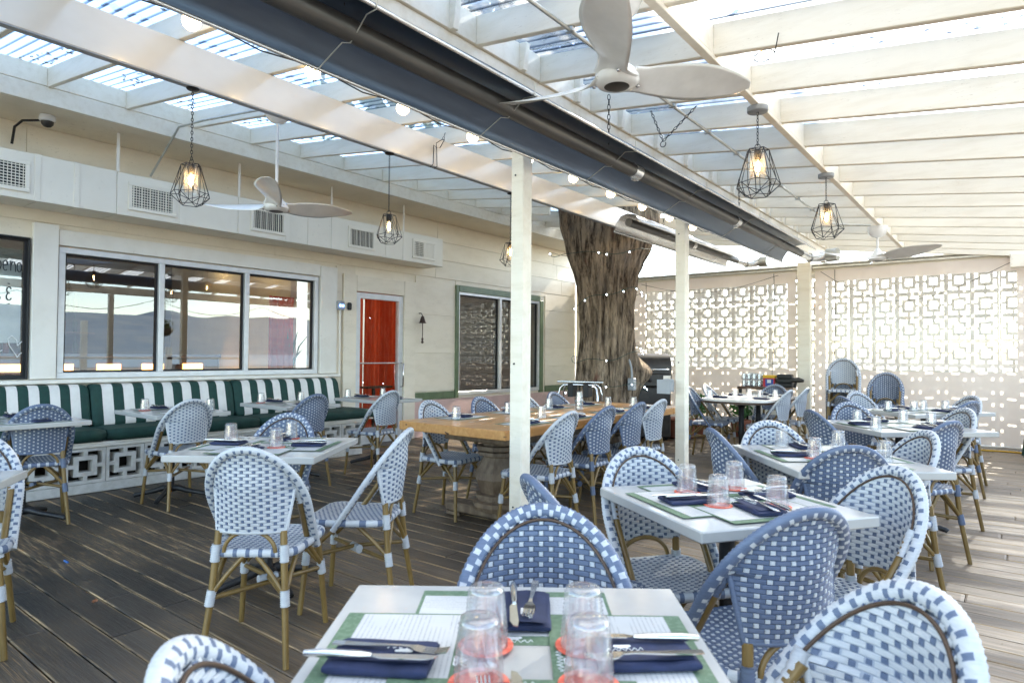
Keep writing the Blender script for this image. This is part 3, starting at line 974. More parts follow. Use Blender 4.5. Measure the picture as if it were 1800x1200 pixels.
def roll_curtain(x0, x1, wx0, wx1, label, ph):
    t = thing('roll_down_curtain', label, 'curtain', (0, 11.24, 0))
    def yo(x, z):
        return .012 * math.sin(x * 3.1 + ph) + .008 * math.sin(x * 9 + z * 1.5 + ph) + .01 * math.sin(z * 2 + ph)
    wz0, wz1 = 1.06, 2.475
    xs = [x0 + (wx0 - x0) * i / 4 for i in range(4)] + [wx0 + (wx1 - wx0) * i / 24 for i in range(24)] + [wx1 + (x1 - wx1) * i / 4 for i in range(5)]
    zs = [.03 + (wz0 - .03) * i / 8 for i in range(8)] + [wz0 + (wz1 - wz0) * i / 8 for i in range(8)] + [wz1 + (2.66 - wz1) * i / 3 for i in range(4)]
    can, vin = MB(), MB()
    for i in range(len(xs) - 1):
        for j in range(len(zs) - 1):
            inside = wx0 - 1e-6 <= xs[i] < wx1 - 1e-6 and wz0 - 1e-6 <= zs[j] < wz1 - 1e-6
            q = [(xs[i], zs[j]), (xs[i + 1], zs[j]), (xs[i + 1], zs[j + 1]), (xs[i], zs[j + 1])]
            (vin if inside else can).add([(a, yo(a, b), b) for a, b in q], [(0, 1, 2, 3)], 0, True)
    can.build('canvas', CANVAS, t)
    vin.build('vinyl_window', VINYL, t)
    hem = MB()
    hem.tube([(a, yo(a, .03) - .004, .035) for a in xs], .014, 6)
    hem.build('hem_bar', TRIMW, t)
    st = MB()
    for z in (wz0, wz1):
        st.tube([(a, yo(a, z) - .003, z) for a in xs[4:29]], .003, 4)
    st.build('weld_seam', TRIMW, t)
    cd = MB()
    for q in (x0 + .3, x1 - .35):
        cd.tube([(q, yo(q, 2.6) - .02, 2.66), (q + .02, -.03, 1.8), (q - .03, -.02, 1.0), (q + .05, -.03, .1)], .004, 4)
    cd.build('pull_cord', BLACKW, t)
    return t
roll_curtain(-5.83, -2.84, -5.55, -2.98, 'left roll down curtain with clear vinyl window behind the smoker', 0)
roll_curtain(-2.56, .62, -2.40, .02, 'right roll down curtain with clear vinyl window behind the stacked chairs', 2)
cb = MB().tube([(-2.45 + 2.5 * k / 14, 11.16, 2.63 - .62 * math.sin(PI * (k / 14)) * (1 - .35 * k / 14)) for k in range(15)], .004, 5).build('sagging_cable', BLACKW)
tag(cb, 'thin black cable sagging across the right curtain', 'cable')
cb2 = MB().tube([(-5.6 + 2.5 * k / 14, 11.16, 2.62 - .22 * math.sin(PI * (k / 14))) for k in range(15)], .004, 5).build('sagging_cable', BLACKW)
tag(cb2, 'thin black cable along the top of the left curtain', 'cable')
hose = MB().tube([(-1.0 + .09 * k, 10.93 + .03 * math.sin(k * .8), .012) for k in range(16)], .012, 6).build('yellow_hose', mat('yellow hose', (.6, .33, .02), .5))
tag(hose, 'yellow hose lying along the foot of the right curtain', 'hose')

# the far side of the deck, only seen mirrored in the window glass
sw_ = thing('side_parapet', 'low white parapet along the open right side of the deck', 'parapet', (2.7, 0, 0))
boxpart('parapet_wall', DARKIN, sw_, 0, .12, -1.3, 11.2, -.5, .75)
boxpart('parapet_rail', TRIMW, sw_, -.02, .14, -1.3, 11.2, .753, .80, .01)

for k, (yb, lab) in enumerate(((1.9, 'hanging flower basket on the open side, nearest the camera'), (4.2, 'hanging flower basket on the open side, in the middle'), (6.6, 'hanging flower basket on the open side, farthest away'))):
    hb = thing('hanging_basket', lab, 'plant', (.62, yb, 0))
    MB().lathe([(.0003, 1.62), (.09, 1.64), (.15, 1.72), (.17, 1.80), (.0003, 1.79)], 14).build('basket', DARKIN, hb)
    mb = MB()
    for i in range(260):
        d = Vector((random.gauss(0, 1), random.gauss(0, 1), random.gauss(0, .8))).normalized()
        p = Vector((0, 0, 1.83)) + d * .2 * random.random() ** .4
        a_ = d.orthogonal().normalized(); b_ = d.cross(a_); s = random.uniform(.025, .045)
        mb.add([p - a_ * s, p + b_ * s * .5, p + a_ * s, p - b_ * s * .5], [(0, 1, 2, 3)])
    mb.build('foliage', LEAF, hb)
    MB().tube([(0, 0, 1.8), (0, 0, zb(.6) + .12)], .004, 5).tube([(0, 0, zb(.6) + .12), (-.24, 0, zb(.4) + .02)], .006, 5).build('hook', BLACKW, hb)
sg_ = MB().tube([(.5, -1.2 + .42 * k, 2.42 - .28 * abs(math.sin(k * PI / 6))) for k in range(29)], .006, 5).build('string_cable', BLACKW)
tag(sg_, 'cable looped along the open side of the deck', 'cable')
for k in range(7):
    q = boxpart('pier_post', TRIMW, None, 14 + .3 * (k % 2), 14.2 + .3 * (k % 2), -6 + k * 3.1, -5.8 + k * 3.1, -.55, 1.5 + .5 * ((k * 7) % 3))
    tag(q, ['first', 'second', 'third', 'fourth', 'fifth', 'sixth', 'seventh'][k] + ' white pier post from the near end across the water', 'post', 'pier posts across the water')
pr_ = boxpart('pier_rail', TRIMW, None, 14.0, 14.1, -8, 16, .98, 1.08)
tag(pr_, 'long white pier rail across the water', 'rail')

# ---- tree growing through the deck
tree = thing('shade_tree', 'thick gnarled tree trunk wrapped in fairy lights growing through the roof', 'tree', (-4.66, 8.2, 0))
RV = Vector((.788, .615, 0)); FV = Vector((-.615, .788, 0))
def trunk():
    mb = MB()
    NA, NZ = 150, 150
    prof = [(-.5, .62, .6, 0), (0, .48, .47, .0), (.35, .455, .45, 0), (.7, .445, .44, 0), (1.1, .435, .42, .0), (1.5, .415, .41, .0), (1.9, .42, .41, .0), (2.3, .47, .44, -.01), (2.6, .54, .47, .0), (2.9, .64, .5, .03), (3.2, .74, .5, .05), (3.6, .86, .5, .05), (4.2, .98, .46, .05)]
    def ip(z):
        for a, b in zip(prof[:-1], prof[1:]):
            if a[0] <= z <= b[0]:
                t = (z - a[0]) / (b[0] - a[0])
                t = t * t * (3 - 2 * t) * .5 + t * .5
                return [a[i] + (b[i] - a[i]) * t for i in range(4)]
        return prof[-1]
    vs = []
    for j in range(NZ + 1):
        z = -.5 + 4.6 * j / NZ
        _, rx, ry_, sh = ip(z)
        for k in range(NA):
            a = 2 * PI * k / NA
            c, s = math.cos(a), math.sin(a)
            tw = a + .12 * z
            ridge = noise.noise((math.cos(tw) * 5.2, math.sin(tw) * 5.2, z * .75)) * .075 + noise.noise((math.cos(tw) * 13, math.sin(tw) * 13, z * 2.0)) * .055 + noise.noise((math.cos(a) * 1.6, math.sin(a) * 1.6, z * .9)) * .05
            root = .02 * max(0, .5 - z) * (1 + math.sin(a * 5 + 1))
            burl = .24 * math.exp(-((z - 1.02) / .20) ** 2 - ((a - .12) / .42) ** 2) if a < PI else .24 * math.exp(-((z - 1.02) / .20) ** 2 - ((a - 2 * PI - .12) / .42) ** 2)
            # fork into two limbs
            fork = 0
            if z > 3.1:
                fork = (z - 3.1) * .25 * (abs(s) ** 2) * -1
            rr = 1 + (ridge + fork) / rx
            p = RV * (c * rx * .93 * rr + burl * c + root * c + sh) + FV * (s * ry_ * rr + root * s)
            vs.append((p.x, p.y, z))
    fs = [(j * NA + k, j * NA + (k + 1) % NA, (j + 1) * NA + (k + 1) % NA, (j + 1) * NA + k) for j in range(NZ) for k in range(NA)]
    mb.add(vs, fs, 0, True)
    mb.add([vs[-NA + k] for k in range(NA)], [list(range(NA))])
    return mb.build('trunk', BARK, tree)
trunk()
for s_, nm in ((-1, 0), (1, 1)):
    b0 = RV * (.42 * s_)
    pts = [Vector((b0.x * 1.2, b0.y * 1.2, 3.7)), Vector((b0.x * 2.1, b0.y * 2.1 - .1, 4.3)), Vector((b0.x * 3.2, b0.y * 3.0 - .3, 5.3)), Vector((b0.x * 4.2, b0.y * 3.5 - .8, 6.6))]
    MB().tube(pts, [.40, .30, .22, .10], 18).build('limb', BARK, tree)
def crown():
    mb = MB()
    clumps = []
    for i in range(270):
        a = random.uniform(0, 2 * PI); r = math.sqrt(random.random())
        c = Vector((math.cos(a) * r * 3.3 + .1, math.sin(a) * r * 4.6 + .1, 6.2 + random.uniform(-.3, 2.4) - 1.2 * r * r))
        clumps.append((c, random.uniform(.35, .85)))
    for c, r in clumps:
        for k in range(int(95 * r)):
            d = Vector((random.gauss(0, 1), random.gauss(0, 1), random.gauss(0, .7))).normalized() * r * random.random() ** .4
            p = c + d
            a = Vector((random.gauss(0, 1), random.gauss(0, 1), random.gauss(0, 1))).normalized()
            b = a.orthogonal().normalized()
            s = random.uniform(.12, .21)
            mb.add([p - a * s, p + b * s * .4, p + a * s, p - b * s * .4], [(0, 1, 2, 3)])
    return mb.build('crown', LEAF, tree)
crown()
# fairy light strings wound round the trunk
fl = thing('fairy_lights', 'string of tiny cool white fairy lights wound round the tree trunk', 'string lights', (-4.66, 8.2, 0))
wire, pts = MB(), []
bulb = MB().lathe([(.0005, -.010), (.007, -.005), (.008, 0), (.006, .007), (.0005, .010)], 7).mesh('fairy_bulb', FAIRY)
for (zz, amp, ph, rr) in ((1.28, .10, 1.0, .505), (2.05, .14, 2.2, .50), (2.75, .10, .4, .66), (.75, .12, 3, .58)):
    path = []
    for k in range(41):
        a = 2 * PI * k / 40
        z = zz + amp * math.sin(a + ph) + .03 * math.sin(a * 5)
        rx = rr + (.16 if zz == 2.75 and abs(math.cos(a)) > .8 else 0)
        p = RV * (math.cos(a) * rx) + FV * (math.sin(a) * rr)
        path.append((p.x, p.y, z))
        if random.random() < .27 and math.sin(a) < .2:
            link('bulb', bulb, fl, (p.x * 1.02, p.y * 1.02, z - .01 + random.uniform(-.02, .02)))
    wire.tube(path, .004, 4)
wire.build('wire', DARKP, fl)

# ================================================================ BISTRO CHAIRS
HR = .196                              # half width of the hoop
def y_h(z):
    return .05 - .6875 * (z - .40)
def hoop_pt(a, r=0):                   # a in 0..1 along the hoop, r = offset towards the inside
    z0 = .62
    if a < .2:
        z = .405 + (z0 - .405) * a / .2
        x = HR + .004 - r
        x = x - .006 * (1 - a / .2)
    elif a > .8:
        z = .405 + (z0 - .405) * (1 - a) / .2
        x = -(HR + .004 - r) + .006 * (1 - (1 - a) / .2)
    else:
        t = (a - .2) / .6 * PI
        x = (HR + .004 - r) * math.cos(t)
        z = z0 + (.245 - r) * math.sin(t)
    return Vector((x, y_h(z), z))
PN = Vector((0, .6875 * 0 + 1, .6875)).normalized()      # normal of the hoop plane (points forward and up)

def wrapped(mb, pts, ra, rb, normal, n, pat, seg_round=.12, close=False):
    N = len(pts)
    rings = []
    for i in range(N):
        a, b = pts[max(0, i - 1)], pts[min(N - 1, i + 1)]
        if close:
            a, b = pts[(i - 1) % N], pts[(i + 1) % N]
        t = (b - a).normalized()
        nn = (normal - t * normal.dot(t)).normalized()
        rad = t.cross(nn)
        k = 1 - seg_round * (i % 2)
        rings.append([pts[i] + rad * (ra * k * math.cos(2 * PI * q / n)) + nn * (rb * k * math.sin(2 * PI * q / n)) for q in range(n)])
    vs = [v for r_ in rings for v in r_]
    fs, ms = [], []
    for i in range(N if close else N - 1):
        j = (i + 1) % N
        for q in range(n):
            fs.append((i * n + q, i * n + (q + 1) % n, j * n + (q + 1) % n, j * n + q))
            ms.append(pat(i, q))
    mb.add(vs, fs, ms, True)
    if not close:
        mb.add(rings[0], [list(range(n))[::-1]]); mb.add(rings[-1], [list(range(n))])

def weave(mb, surf, rows, unit, width, flip, lift=.0024, per=4, sub=1):
    """rows of long strands with short crossing squares; surf(row_pos, s, h) gives a point"""
    for i in range(len(rows) - 1):
        v0, v1 = rows[i], rows[i + 1]
        w0 = width((v0 + v1) / 2)
        if w0 <= unit * .6:
            continue
        K = 6
        for k in range(K):
            xa, xb = -w0 + 2 * w0 * k / K, -w0 + 2 * w0 * (k + 1) / K
            qb = [surf(v0, xa, -.0007), surf(v0, xb, -.0007), surf(v1, xb, -.0007), surf(v1, xa, -.0007)]
            mb.add(qb, [(3, 2, 1, 0) if flip else (0, 1, 2, 3)], 2)
        s = -math.ceil(w0 / unit / per) * unit * per - (i % 2) * unit * per / 2
        while s < w0:
            for L, mi in ((1, 1), (per - 1, 0)):
                a, b = max(s, -w0), min(s + L * unit, w0)
                s += L * unit
                if b - a < unit * .25:
                    continue
                ia, iv = (b - a) * (.1 if L > 1 else .16), (v1 - v0) * .17
                g_ = unit * .04; gv = (v1 - v0) * .04
                q = [surf(v0 + gv, a + g_, 0), surf(v0 + gv, b - g_, 0), surf(v1 - gv, b - g_, 0), surf(v1 - gv, a + g_, 0)]
                hh = lift * (1.25 if mi else 1)
                p = [surf(v0 + iv, a + ia, hh), surf(v0 + iv, b - ia, hh), surf(v1 - iv, b - ia, hh), surf(v1 - iv, a + ia, hh)]
                fs = [(4, 5, 6, 7), (0, 1, 5, 4), (1, 2, 6, 5), (2, 3, 7, 6), (3, 0, 4, 7)]
                if flip:
                    fs = [f[::-1] for f in fs]
                mb.add(q + p, fs, mi)

def panel_w(z):
    if z < .70:
        return .140 + (.163 - .140) * (z - .53) / .17
    return .179 * math.sqrt(max(0, 1 - ((z - .62) / .2315) ** 2)) + .003
def panel_y(x, z):
    ye = y_h(z) if z > .70 else y_h(.70) + (-.185 - y_h(.70)) * (.70 - z) / .17
    yc = -.222 - .05 * (z - .53) / .32
    if z > .70:
        t = (z - .70) / .155
        yc = yc + (y_h(z) - .004 - yc) * t * t
    q = min(1, abs(x) / max(.03, panel_w(z)))
    return yc + (ye - yc) * q * q

def chair_meshes():
    D = {}
    back = MB()
    rows = [.53 + .0126 * i for i in range(27)]
    def sf(sgn):
        def f(z, x, h):
            return Vector((x, panel_y(x, z) + sgn * (.006 + h), z))
        return f
    weave(back, sf(1), rows, .0122, panel_w, True)
    weave(back, sf(-1), rows, .0122, panel_w, False)
    # binding round the panel's lower edge and sides
    pts = [Vector((s * panel_w(z), panel_y(panel_w(z), z), z)) for s, z in [(1, .70 - .0085 * k) for k in range(21)]]
    bot = [Vector((.14 - .28 * k / 30, panel_y(.14 - .28 * k / 30, .53), .528)) for k in range(1, 30)]
    oth = [Vector((-p.x, p.y, p.z)) for p in reversed(pts)]
    wrapped(back, pts + bot + oth, .010, .0095, Vector((0, 1, .2)), 6, lambda i, q: 1 if (i % 6 in (0, 1) and q in (0, 1)) else 0)
    D['backrest'] = back
    hoop = MB()
    N = 204
    def pat(i, q):
        k = i % 6
        if q in (13, 0, 3, 4, 10, 9): return 1 if k in (0, 1) else 0
        if q in (1, 2, 11, 12): return 1 if k in (3, 4) else 0
        return 0
    wrapped(hoop, [hoop_pt(i / N) for i in range(N + 1)], .0205, .0155, PN, 14, pat)
    D['back_hoop'] = hoop
    rod = MB()
    D['cane_rod'] = [MB().tube([hoop_pt(e + (1 - 2 * e) * (.02 + .245 * i / 20), .031) for i in range(21)], .0135, 9) for e in (0, 1)]
    D['cane_bead'] = [MB().tube([hoop_pt(.21 + .58 * i / 50, .0225) + PN * (.006 * q) for i in range(51)], .004, 6) for q in (1, -1)]
    slv = []
    for s in (1, -1):
        mb = MB()
        z = .70
        a = Vector((s * (panel_w(z) - .004), panel_y(panel_w(z), z), z + .012))
        tt = .245
        b = hoop_pt(tt if s > 0 else 1 - tt, .0275)
        c = hoop_pt(tt - .035 if s > 0 else 1 - tt + .035, .0275)
        path = [a + (b - a) * k / 5 for k in range(5)] + [b + (c - b) * k / 5 for k in range(6)]
        wrapped(mb, path, .0165, .0165, PN, 8, lambda i, q: 0, .17)
        slv.append(mb)
    D['shoulder_wrap'] = slv
    # seat
    seat = MB()
    def sw_(y):
        hw = .172 + .022 * min(1, max(0, (y + .19) / .25))
        c = .06
        for e in (-.195, .195):
            d = abs(y - e)
            if d < c:
                hw -= c - math.sqrt(max(0, c * c - (c - d) ** 2))
        return hw
    def ss(y, x, h):
        return Vector((x, y, .452 - .010 * (1 - (x / .2) ** 2) * (1 - (y / .2) ** 2) + h))
    rws = [-.193 + .0122 * i for i in range(33)]
    weave(seat, ss, rws, .0122, sw_, False)
    ys = [-.195 + .39 * k / 24 for k in range(25)]
    out = [(sw_(q), q) for q in ys] + [(-sw_(q), q) for q in reversed(ys)]
    seat.add([(a, b, .43) for a, b in out], [list(range(len(out)))[::-1]])
    D['seat'] = seat
    rim = MB()
    dense = []
    for i in range(len(out)):
        a, b = Vector((*out[i], 0)), Vector((*out[(i + 1) % len(out)], 0))
        n = max(1, int((b - a).length / .0085))
        dense += [a + (b - a) * k / n for k in range(n)]
    dense = [Vector((p.x, p.y, .438)) for p in dense]
    wrapped(rim, dense, .0125, .019, Vector((0, 0, 1)), 8, lambda i, q: 1 if ((i % 6 in (0, 1) and q in (0, 1, 7)) or (i % 6 in (3, 4) and q in (5, 6))) else 0, .06, True)
    D['seat_rim'] = rim
    legs = []
    for s in (1, -1):
        legs.append(MB().tube([(s * .163, .165, .43), (s * .178, .185, .25), (s * .197, .205, 0)], [.0145, .014, .0125], 9))
        legs.append(MB().tube([(s * .132, -.19, .53), (s * .138, -.198, .44), (s * .15, -.215, .25), (s * .172, -.255, 0)], [.0145, .0145, .014, .0125], 9))
    D['leg'] = legs
    st = []
    st.append(MB().tube([(.178, .185, .262), (-.15, -.214, .262)], .0105, 7))
    st.append(MB().tube([(-.178, .185, .268), (0, 0, .282), (.15, -.214, .268)], .0105, 7))
    D['stretcher'] = st
    br = []
    def archb(a, c, b):
        A, C, B_ = Vector(a), Vector(c), Vector(b)
        return [A * (1 - t) ** 2 + C * 2 * t * (1 - t) + B_ * t * t for t in [k / 7 for k in range(8)]]
    corners = {'fr': (.177, .183, .275), 'fl': (-.177, .183, .275), 'br': (.149, -.212, .275), 'bl': (-.149, -.212, .275)}
    def pair(p, q, mid, up_):
        A, B_ = Vector(corners[p]), Vector(corners[q])
        Mx = (A + B_) / 2
        o = MB()
        for e in (A, B_):
            t = Mx + (e - Mx) * .2 + Vector((0, 0, up_))
            t.x *= .92; t.y *= .92
            o.tube(archb(e, (e + t) / 2 + Vector((0, 0, .012)), t), .0105, 7)
        return o
    for p, q in (('fr', 'fl'), ('br', 'bl'), ('fr', 'br'), ('fl', 'bl')):
        br.append(pair(p, q, 0, .15))
    lp = MB().tube([(.105 * math.cos(PI * k / 14), -.205, .445 + .085 * math.sin(PI * k / 14)) for k in range(15)], .0085, 7)
    D['brace'] = br + [lp]
    jw = []
    for s in (1, -1):
        for pa in ([(s * .137, -.197, .475), (s * .142, -.203, .405)], [(s * .1475, -.211, .295), (s * .1535, -.221, .232)], [(s * .1755, .182, .295), (s * .181, .188, .232)], [(s * .163, .165, .44), (s * .167, .17, .405)]):
            a, b = Vector(pa[0]), Vector(pa[1])
            mb = MB()
            n = 15
            wrapped(mb, [a + (b - a) * k / n for k in range(n + 1)], .0205, .0205, Vector((0, 1, .1)), 9, lambda i, q: 0, .17)
            jw.append(mb)
    mb = MB()
    wrapped(mb, [Vector((-.03 + .06 * k / 9, -.03 + .06 * k / 9, .272)) for k in range(10)], .019, .023, Vector((0, 0, 1)), 8, lambda i, q: 0, .17)
    jw.append(mb)
    D['joint_wrap'] = jw
    return D
CD = chair_meshes()
WOVEN = {'seat', 'seat_rim', 'backrest', 'back_hoop', 'shoulder_wrap', 'joint_wrap'}
def proto_chair(kind):
    t = empty('bistro_chair')
    mats = [STRAW, BLUES, GAPA] if kind == 'A' else [BLUES, STRAW, GAPM]
    for nm, mbs in CD.items():
        for q in (mbs if isinstance(mbs, list) else [mbs]):
            q.build(nm, mats if nm in WOVEN else CANED if nm == 'cane_bead' else CANE, t)
    return t
PROTO = {k: proto_chair(k) for k in 'AB'}
USED = {'A': False, 'B': False}
CGROUP = 'woven bistro chairs set round the tables'
def chair(kind, apex, phi, label, z=0, at=None, group=CGROUP):
    f = Vector((math.cos(R(phi)), math.sin(R(phi)), 0))
    O = Vector((apex[0], apex[1], z)) + f * .27 if at is None else Vector((at[0], at[1], z))
    if not USED[kind]:
        USED[kind] = True
        r = PROTO[kind]
        r.location = O; r.rotation_euler = (0, 0, R(phi - 90))
    else:
        r = dup(PROTO[kind], O, R(phi - 90))
    tag(r, label, 'chair', group)
    return r

W_, B_ = 'white blue-checked chair ', 'blue white-checked chair '
T1n, T2n, T3n = 'the nearest table', 'the second table on the right', 'the third table on the right'
T4n, T5n, T8n = 'the fourth table on the right', 'the table before the stacked chairs', 'the lone table at left'
chair('A', (-2.417, 1.376), 128, W_ + 'with its back to us at ' + T8n)
chair('A', (-2.423, 2.263), 212, W_ + 'seen side on at the right of ' + T8n)
chair('B', (-3.61, 2.356), -56, B_ + 'on the far side of ' + T8n)
chair('A', (-5.245, 2.537), 178, W_ + 'facing the bench at the second bench table from left')
chair('B', (-5.136, 3.636), 182, B_ + 'facing the bench at the third bench table from left')
chair('A', (-5.096, 4.522), 186, W_ + 'facing the bench at the table before the glass door')
chair('B', (-5.457, 1.572), 170, B_ + 'facing the bench at the leftmost bench table')
chair('A', (-3.76, .81), -21, W_ + 'cut off by the left edge of the photo')
chair('A', (-.835, .378), 50, W_ + 'at the left of ' + T1n + ', only its top in view')
chair('B', (-.935, 1.331), -52.8, B_ + 'on the far side of ' + T1n)
chair('A', (-1.228, 2.414), -36, W_ + 'on the left far side of ' + T2n)
chair('B', (-.40, 1.735), 146, B_ + 'on the near side of ' + T2n)
chair('A', (-.32, 2.57), 232, W_ + 'on the right far side of ' + T2n)
chair('A', (-.115, 1.25), 226, W_ + 'largest in view, at the right of ' + T1n)
chair('B', (-1.191, 1.618), 56, B_ + 'edge on at the left of ' + T2n)
chair('A', (-2.366, 3.693), 183, W_ + 'at the long wooden table, nearest the front post')
chair('B', (-2.40, 4.273), 180, B_ + 'second from the front post along the long wooden table')
chair('B', (-2.422, 4.83), 180, B_ + 'third from the front post along the long wooden table')
chair('A', (-2.44, 5.28), 180, W_ + 'at the long wooden table, beside the rear post')
chair('A', (-3.80, 3.76), 2, W_ + 'on the wall side of the long wooden table, nearest us')
chair('B', (-3.82, 4.42), 0, B_ + 'on the wall side of the long wooden table, second from us')
chair('A', (-3.80, 5.024), 0, W_ + 'on the wall side of the long wooden table, third from us')
chair('B', (-3.80, 5.56), 0, B_ + 'on the wall side of the long wooden table, farthest from us')
chair('B', (-1.258, 3.309), 40, B_ + 'edge on at the left of ' + T3n)
chair('A', (-1.15, 3.93), -52, W_ + 'on the left far side of ' + T3n)
chair('B', (-.548, 3.075), 122, B_ + 'on the near side of ' + T3n)
chair('A', (-.36, 3.96), 218, W_ + 'on the right far side of ' + T3n)
chair('B', (-1.16, 4.96), 42, B_ + 'edge on at the left of ' + T4n)
chair('B', (-1.128, 6.087), -50, B_ + 'on the left far side of ' + T4n)
chair('B', (-.30, 4.70), 150, B_ + 'on the right near side of ' + T4n)
chair('A', (-.30, 5.98), 222, W_ + 'on the right far side of ' + T4n)
chair('B', (-1.347, 6.95), 45, B_ + 'at the left near side of ' + T5n)
chair('A', (-1.411, 8.021), -38, W_ + 'at the left far side of ' + T5n)
chair('B', (-.30, 7.05), 150, B_ + 'at the right near side of ' + T5n)
chair('A', (-.346, 8.081), 225, W_ + 'at the right far side of ' + T5n)
chair('B', (-3.26, 7.80), 8, B_ + 'at the oval marble table, nearest the rear post')
chair('A', (-3.30, 8.463), 0, W_ + 'at the left back of the oval marble table')
chair('B', (-2.655, 9.40), -90, B_ + 'at the far end of the oval marble table')
chair('A', (-2.06, 7.90), 176, W_ + 'at the right front of the oval marble table')
chair('A', (-2.04, 8.59), 180, W_ + 'at the right back of the oval marble table')
SG = 'chairs stacked by the right curtain'
for k in range(3):
    chair('A' if k == 2 else 'B', None, -80, ['lowest chair of the taller stack by the right curtain', 'middle chair of the taller stack by the right curtain', 'top chair of the taller stack by the right curtain'][k], .185 * k, (-1.86 + .035 * k * .17, 9.75 - .035 * k, 0), SG)
for k in range(2):
    chair('B', None, -86, ['lower chair of the shorter stack by the right curtain', 'upper chair of the shorter stack by the right curtain'][k], .185 * k, (-1.36, 9.75 - .035 * k, 0), SG)

# ================================================================ TABLES
def cafe_table(name, c, ang, wx, wy, label, foot=True, group='white cafe tables', legs=((0, 0),)):
    t = thing(name, label, 'table', (c[0], c[1], 0), R(ang), group)
    MB().box((0, 0, .7325), (wx, wy, .035), 0, .004).build('table_top', QUARTZ, t)
    for lx, ly_ in legs:
        MB().box((lx, ly_, .709), (.34, .05, .011), 0, .002).box((lx, ly_, .6975), (.05, .34, .011), 0, .002).build('spider_plate', BLACKI, t)
        MB().lathe([(.033, .06), (.031, .10), (.027, .13), (.027, .66), (.034, .69)], 12, (lx, ly_, 0)).build('column', BLACKI, t)
        f = MB()
        for k in range(4):
            a = PI / 4 + k * PI / 2
            c_, s_ = math.cos(a), math.sin(a)
            f.tube([(lx + c_ * r_, ly_ + s_ * r_, z) for r_, z in ((.0, .075), (.06, .085), (.13, .06), (.22, .042), (.285, .028), (.30, .018))], [.028, .028, .022, .019, .02, .018], 8)
        f.build('cross_foot', BLACKI, t)
    return t
T1 = cafe_table('cafe_table', (-.65, .84), 37.2, .68, .70, 'white square cafe table nearest the camera, laid for four')
T2 = cafe_table('cafe_table', (-.80, 2.255), -34, .66, .66, 'white square cafe table with red coasters, second from the front on the right')
T3 = cafe_table('cafe_table', (-.75, 3.59), -52, .87, .70, 'white cafe table third from the front on the right')
T4 = cafe_table('cafe_table', (-.69, 5.60), -48, .85, .85, 'white cafe table fourth from the front on the right')
T5 = cafe_table('cafe_table', (-.70, 7.35), 56, 1.0, .66, 'white cafe table nearest the stacked chairs')
T8 = cafe_table('cafe_table', (-3.21, 1.97), 35.5, .76, .76, 'white square cafe table standing alone on the dark deck at left')
T7 = cafe_table('cafe_table', (-3.21, .38), -34, .76, .76, 'white cafe table whose corner enters at the left edge of the photo')
BTs = []
for yc, l in ((1.55, 'leftmost white table along the striped bench'), (2.62, 'second white table from left along the striped bench'), (3.78, 'third white table from left along the striped bench'), (4.92, 'white table along the striped bench in front of the glass door')):
    BTs.append(cafe_table('bench_table', (-5.79, yc), 0, .82, .62, l, group='white tables along the bench'))

# oval marble table
t6 = thing('marble_table', 'rounded white marble table with dark edge on two black columns at the back', 'table', (-2.65, 8.3, 0))
def stadium(a, b, r, n=8):
    out = []
    for sx, sy_, a0 in ((1, 1, 0), (-1, 1, 90), (-1, -1, 180), (1, -1, 270)):
        for k in range(n + 1):
            q = R(a0 + 90 * k / n)
            out.append((sx * (a - r) + r * math.cos(q), sy_ * (b - r) + r * math.sin(q)))
    return out
MARB = mat('white marble', (.80, .77, .72), .2, 0, (.62, .56, .48), 3, (1, 1, 1), .55, .7)
MB().prism(stadium(.43, .76, .3), .728, .75).build('table_top', MARB, t6)
MB().prism(stadium(.42, .75, .29), .70, .727).build('edge_band', CANED, t6)
for q in (-.33, .33):
    MB().lathe([(.18, 0), (.17, .02), (.05, .05), (.035, .09), (.032, .3), (.045, .33), (.032, .36), (.03, .62), (.05, .66), (.15, .698)], 14, (0, q, 0)).build('column', BLACKI, t6)

# long wooden table
wt = thing('wooden_table', 'long thick wooden table with knotty honey coloured top on turned pedestals', 'table', (-3.09, 4.66, 0))
WZ = .765
for k in range(5):
    MB().box((-.40 + .2 * k, 0, WZ - .032), (.197, 2.36, .064), 0, .004).build('plank', PLANK, wt)
for s in (-1, 1):
    MB().box((0, s * 1.295, WZ - .0325), (1.0, .225, .065), 0, .005).build('end_board', PLANK, wt)
boxpart('apron', GREYW, wt, -.32, .32, -1.12, 1.12, .62, .698, .01)
for s in (-1, 1):
    p = MB()
    prof = [(.17, .10), (.185, .13), (.185, .16), (.15, .17), (.15, .185), (.165, .19), (.165, .215), (.13, .225), (.15, .27), (.172, .33), (.165, .38), (.13, .45), (.11, .49), (.115, .50), (.15, .505), (.15, .53), (.13, .535), (.16, .545), (.16, .575), (.12, .58), (.12, .618)]
    for (r0, z0), (r1, z1) in zip(prof[:-1], prof[1:]):
        n = 8
        k4 = [(1, .45), (.45, 1), (-.45, 1), (-1, .45), (-1, -.45), (-.45, -1), (.45, -1), (1, -.45)]
        vs = [(a * r0, s * .85 + b * r0, z0) for a, b in k4] + [(a * r1, s * .85 + b * r1, z1) for a, b in k4]
        p.add(vs, [(i, (i + 1) % n, n + (i + 1) % n, n + i) for i in range(n)])
    p.build('pedestal', GREYW, wt)
    f = MB()
    f.box((0, s * .85, .065), (.96, .17, .07), 0, .012)
    f.box((.40, s * .85, .014), (.14, .16, .028), 0, .004); f.box((-.40, s * .85, .014), (.14, .16, .028), 0, .004)
    f.build('foot_beam', GREYW, wt)
boxpart('stretcher_beam', GREYW, wt, -.05, .05, -.70, .70, .14, .24, .01)

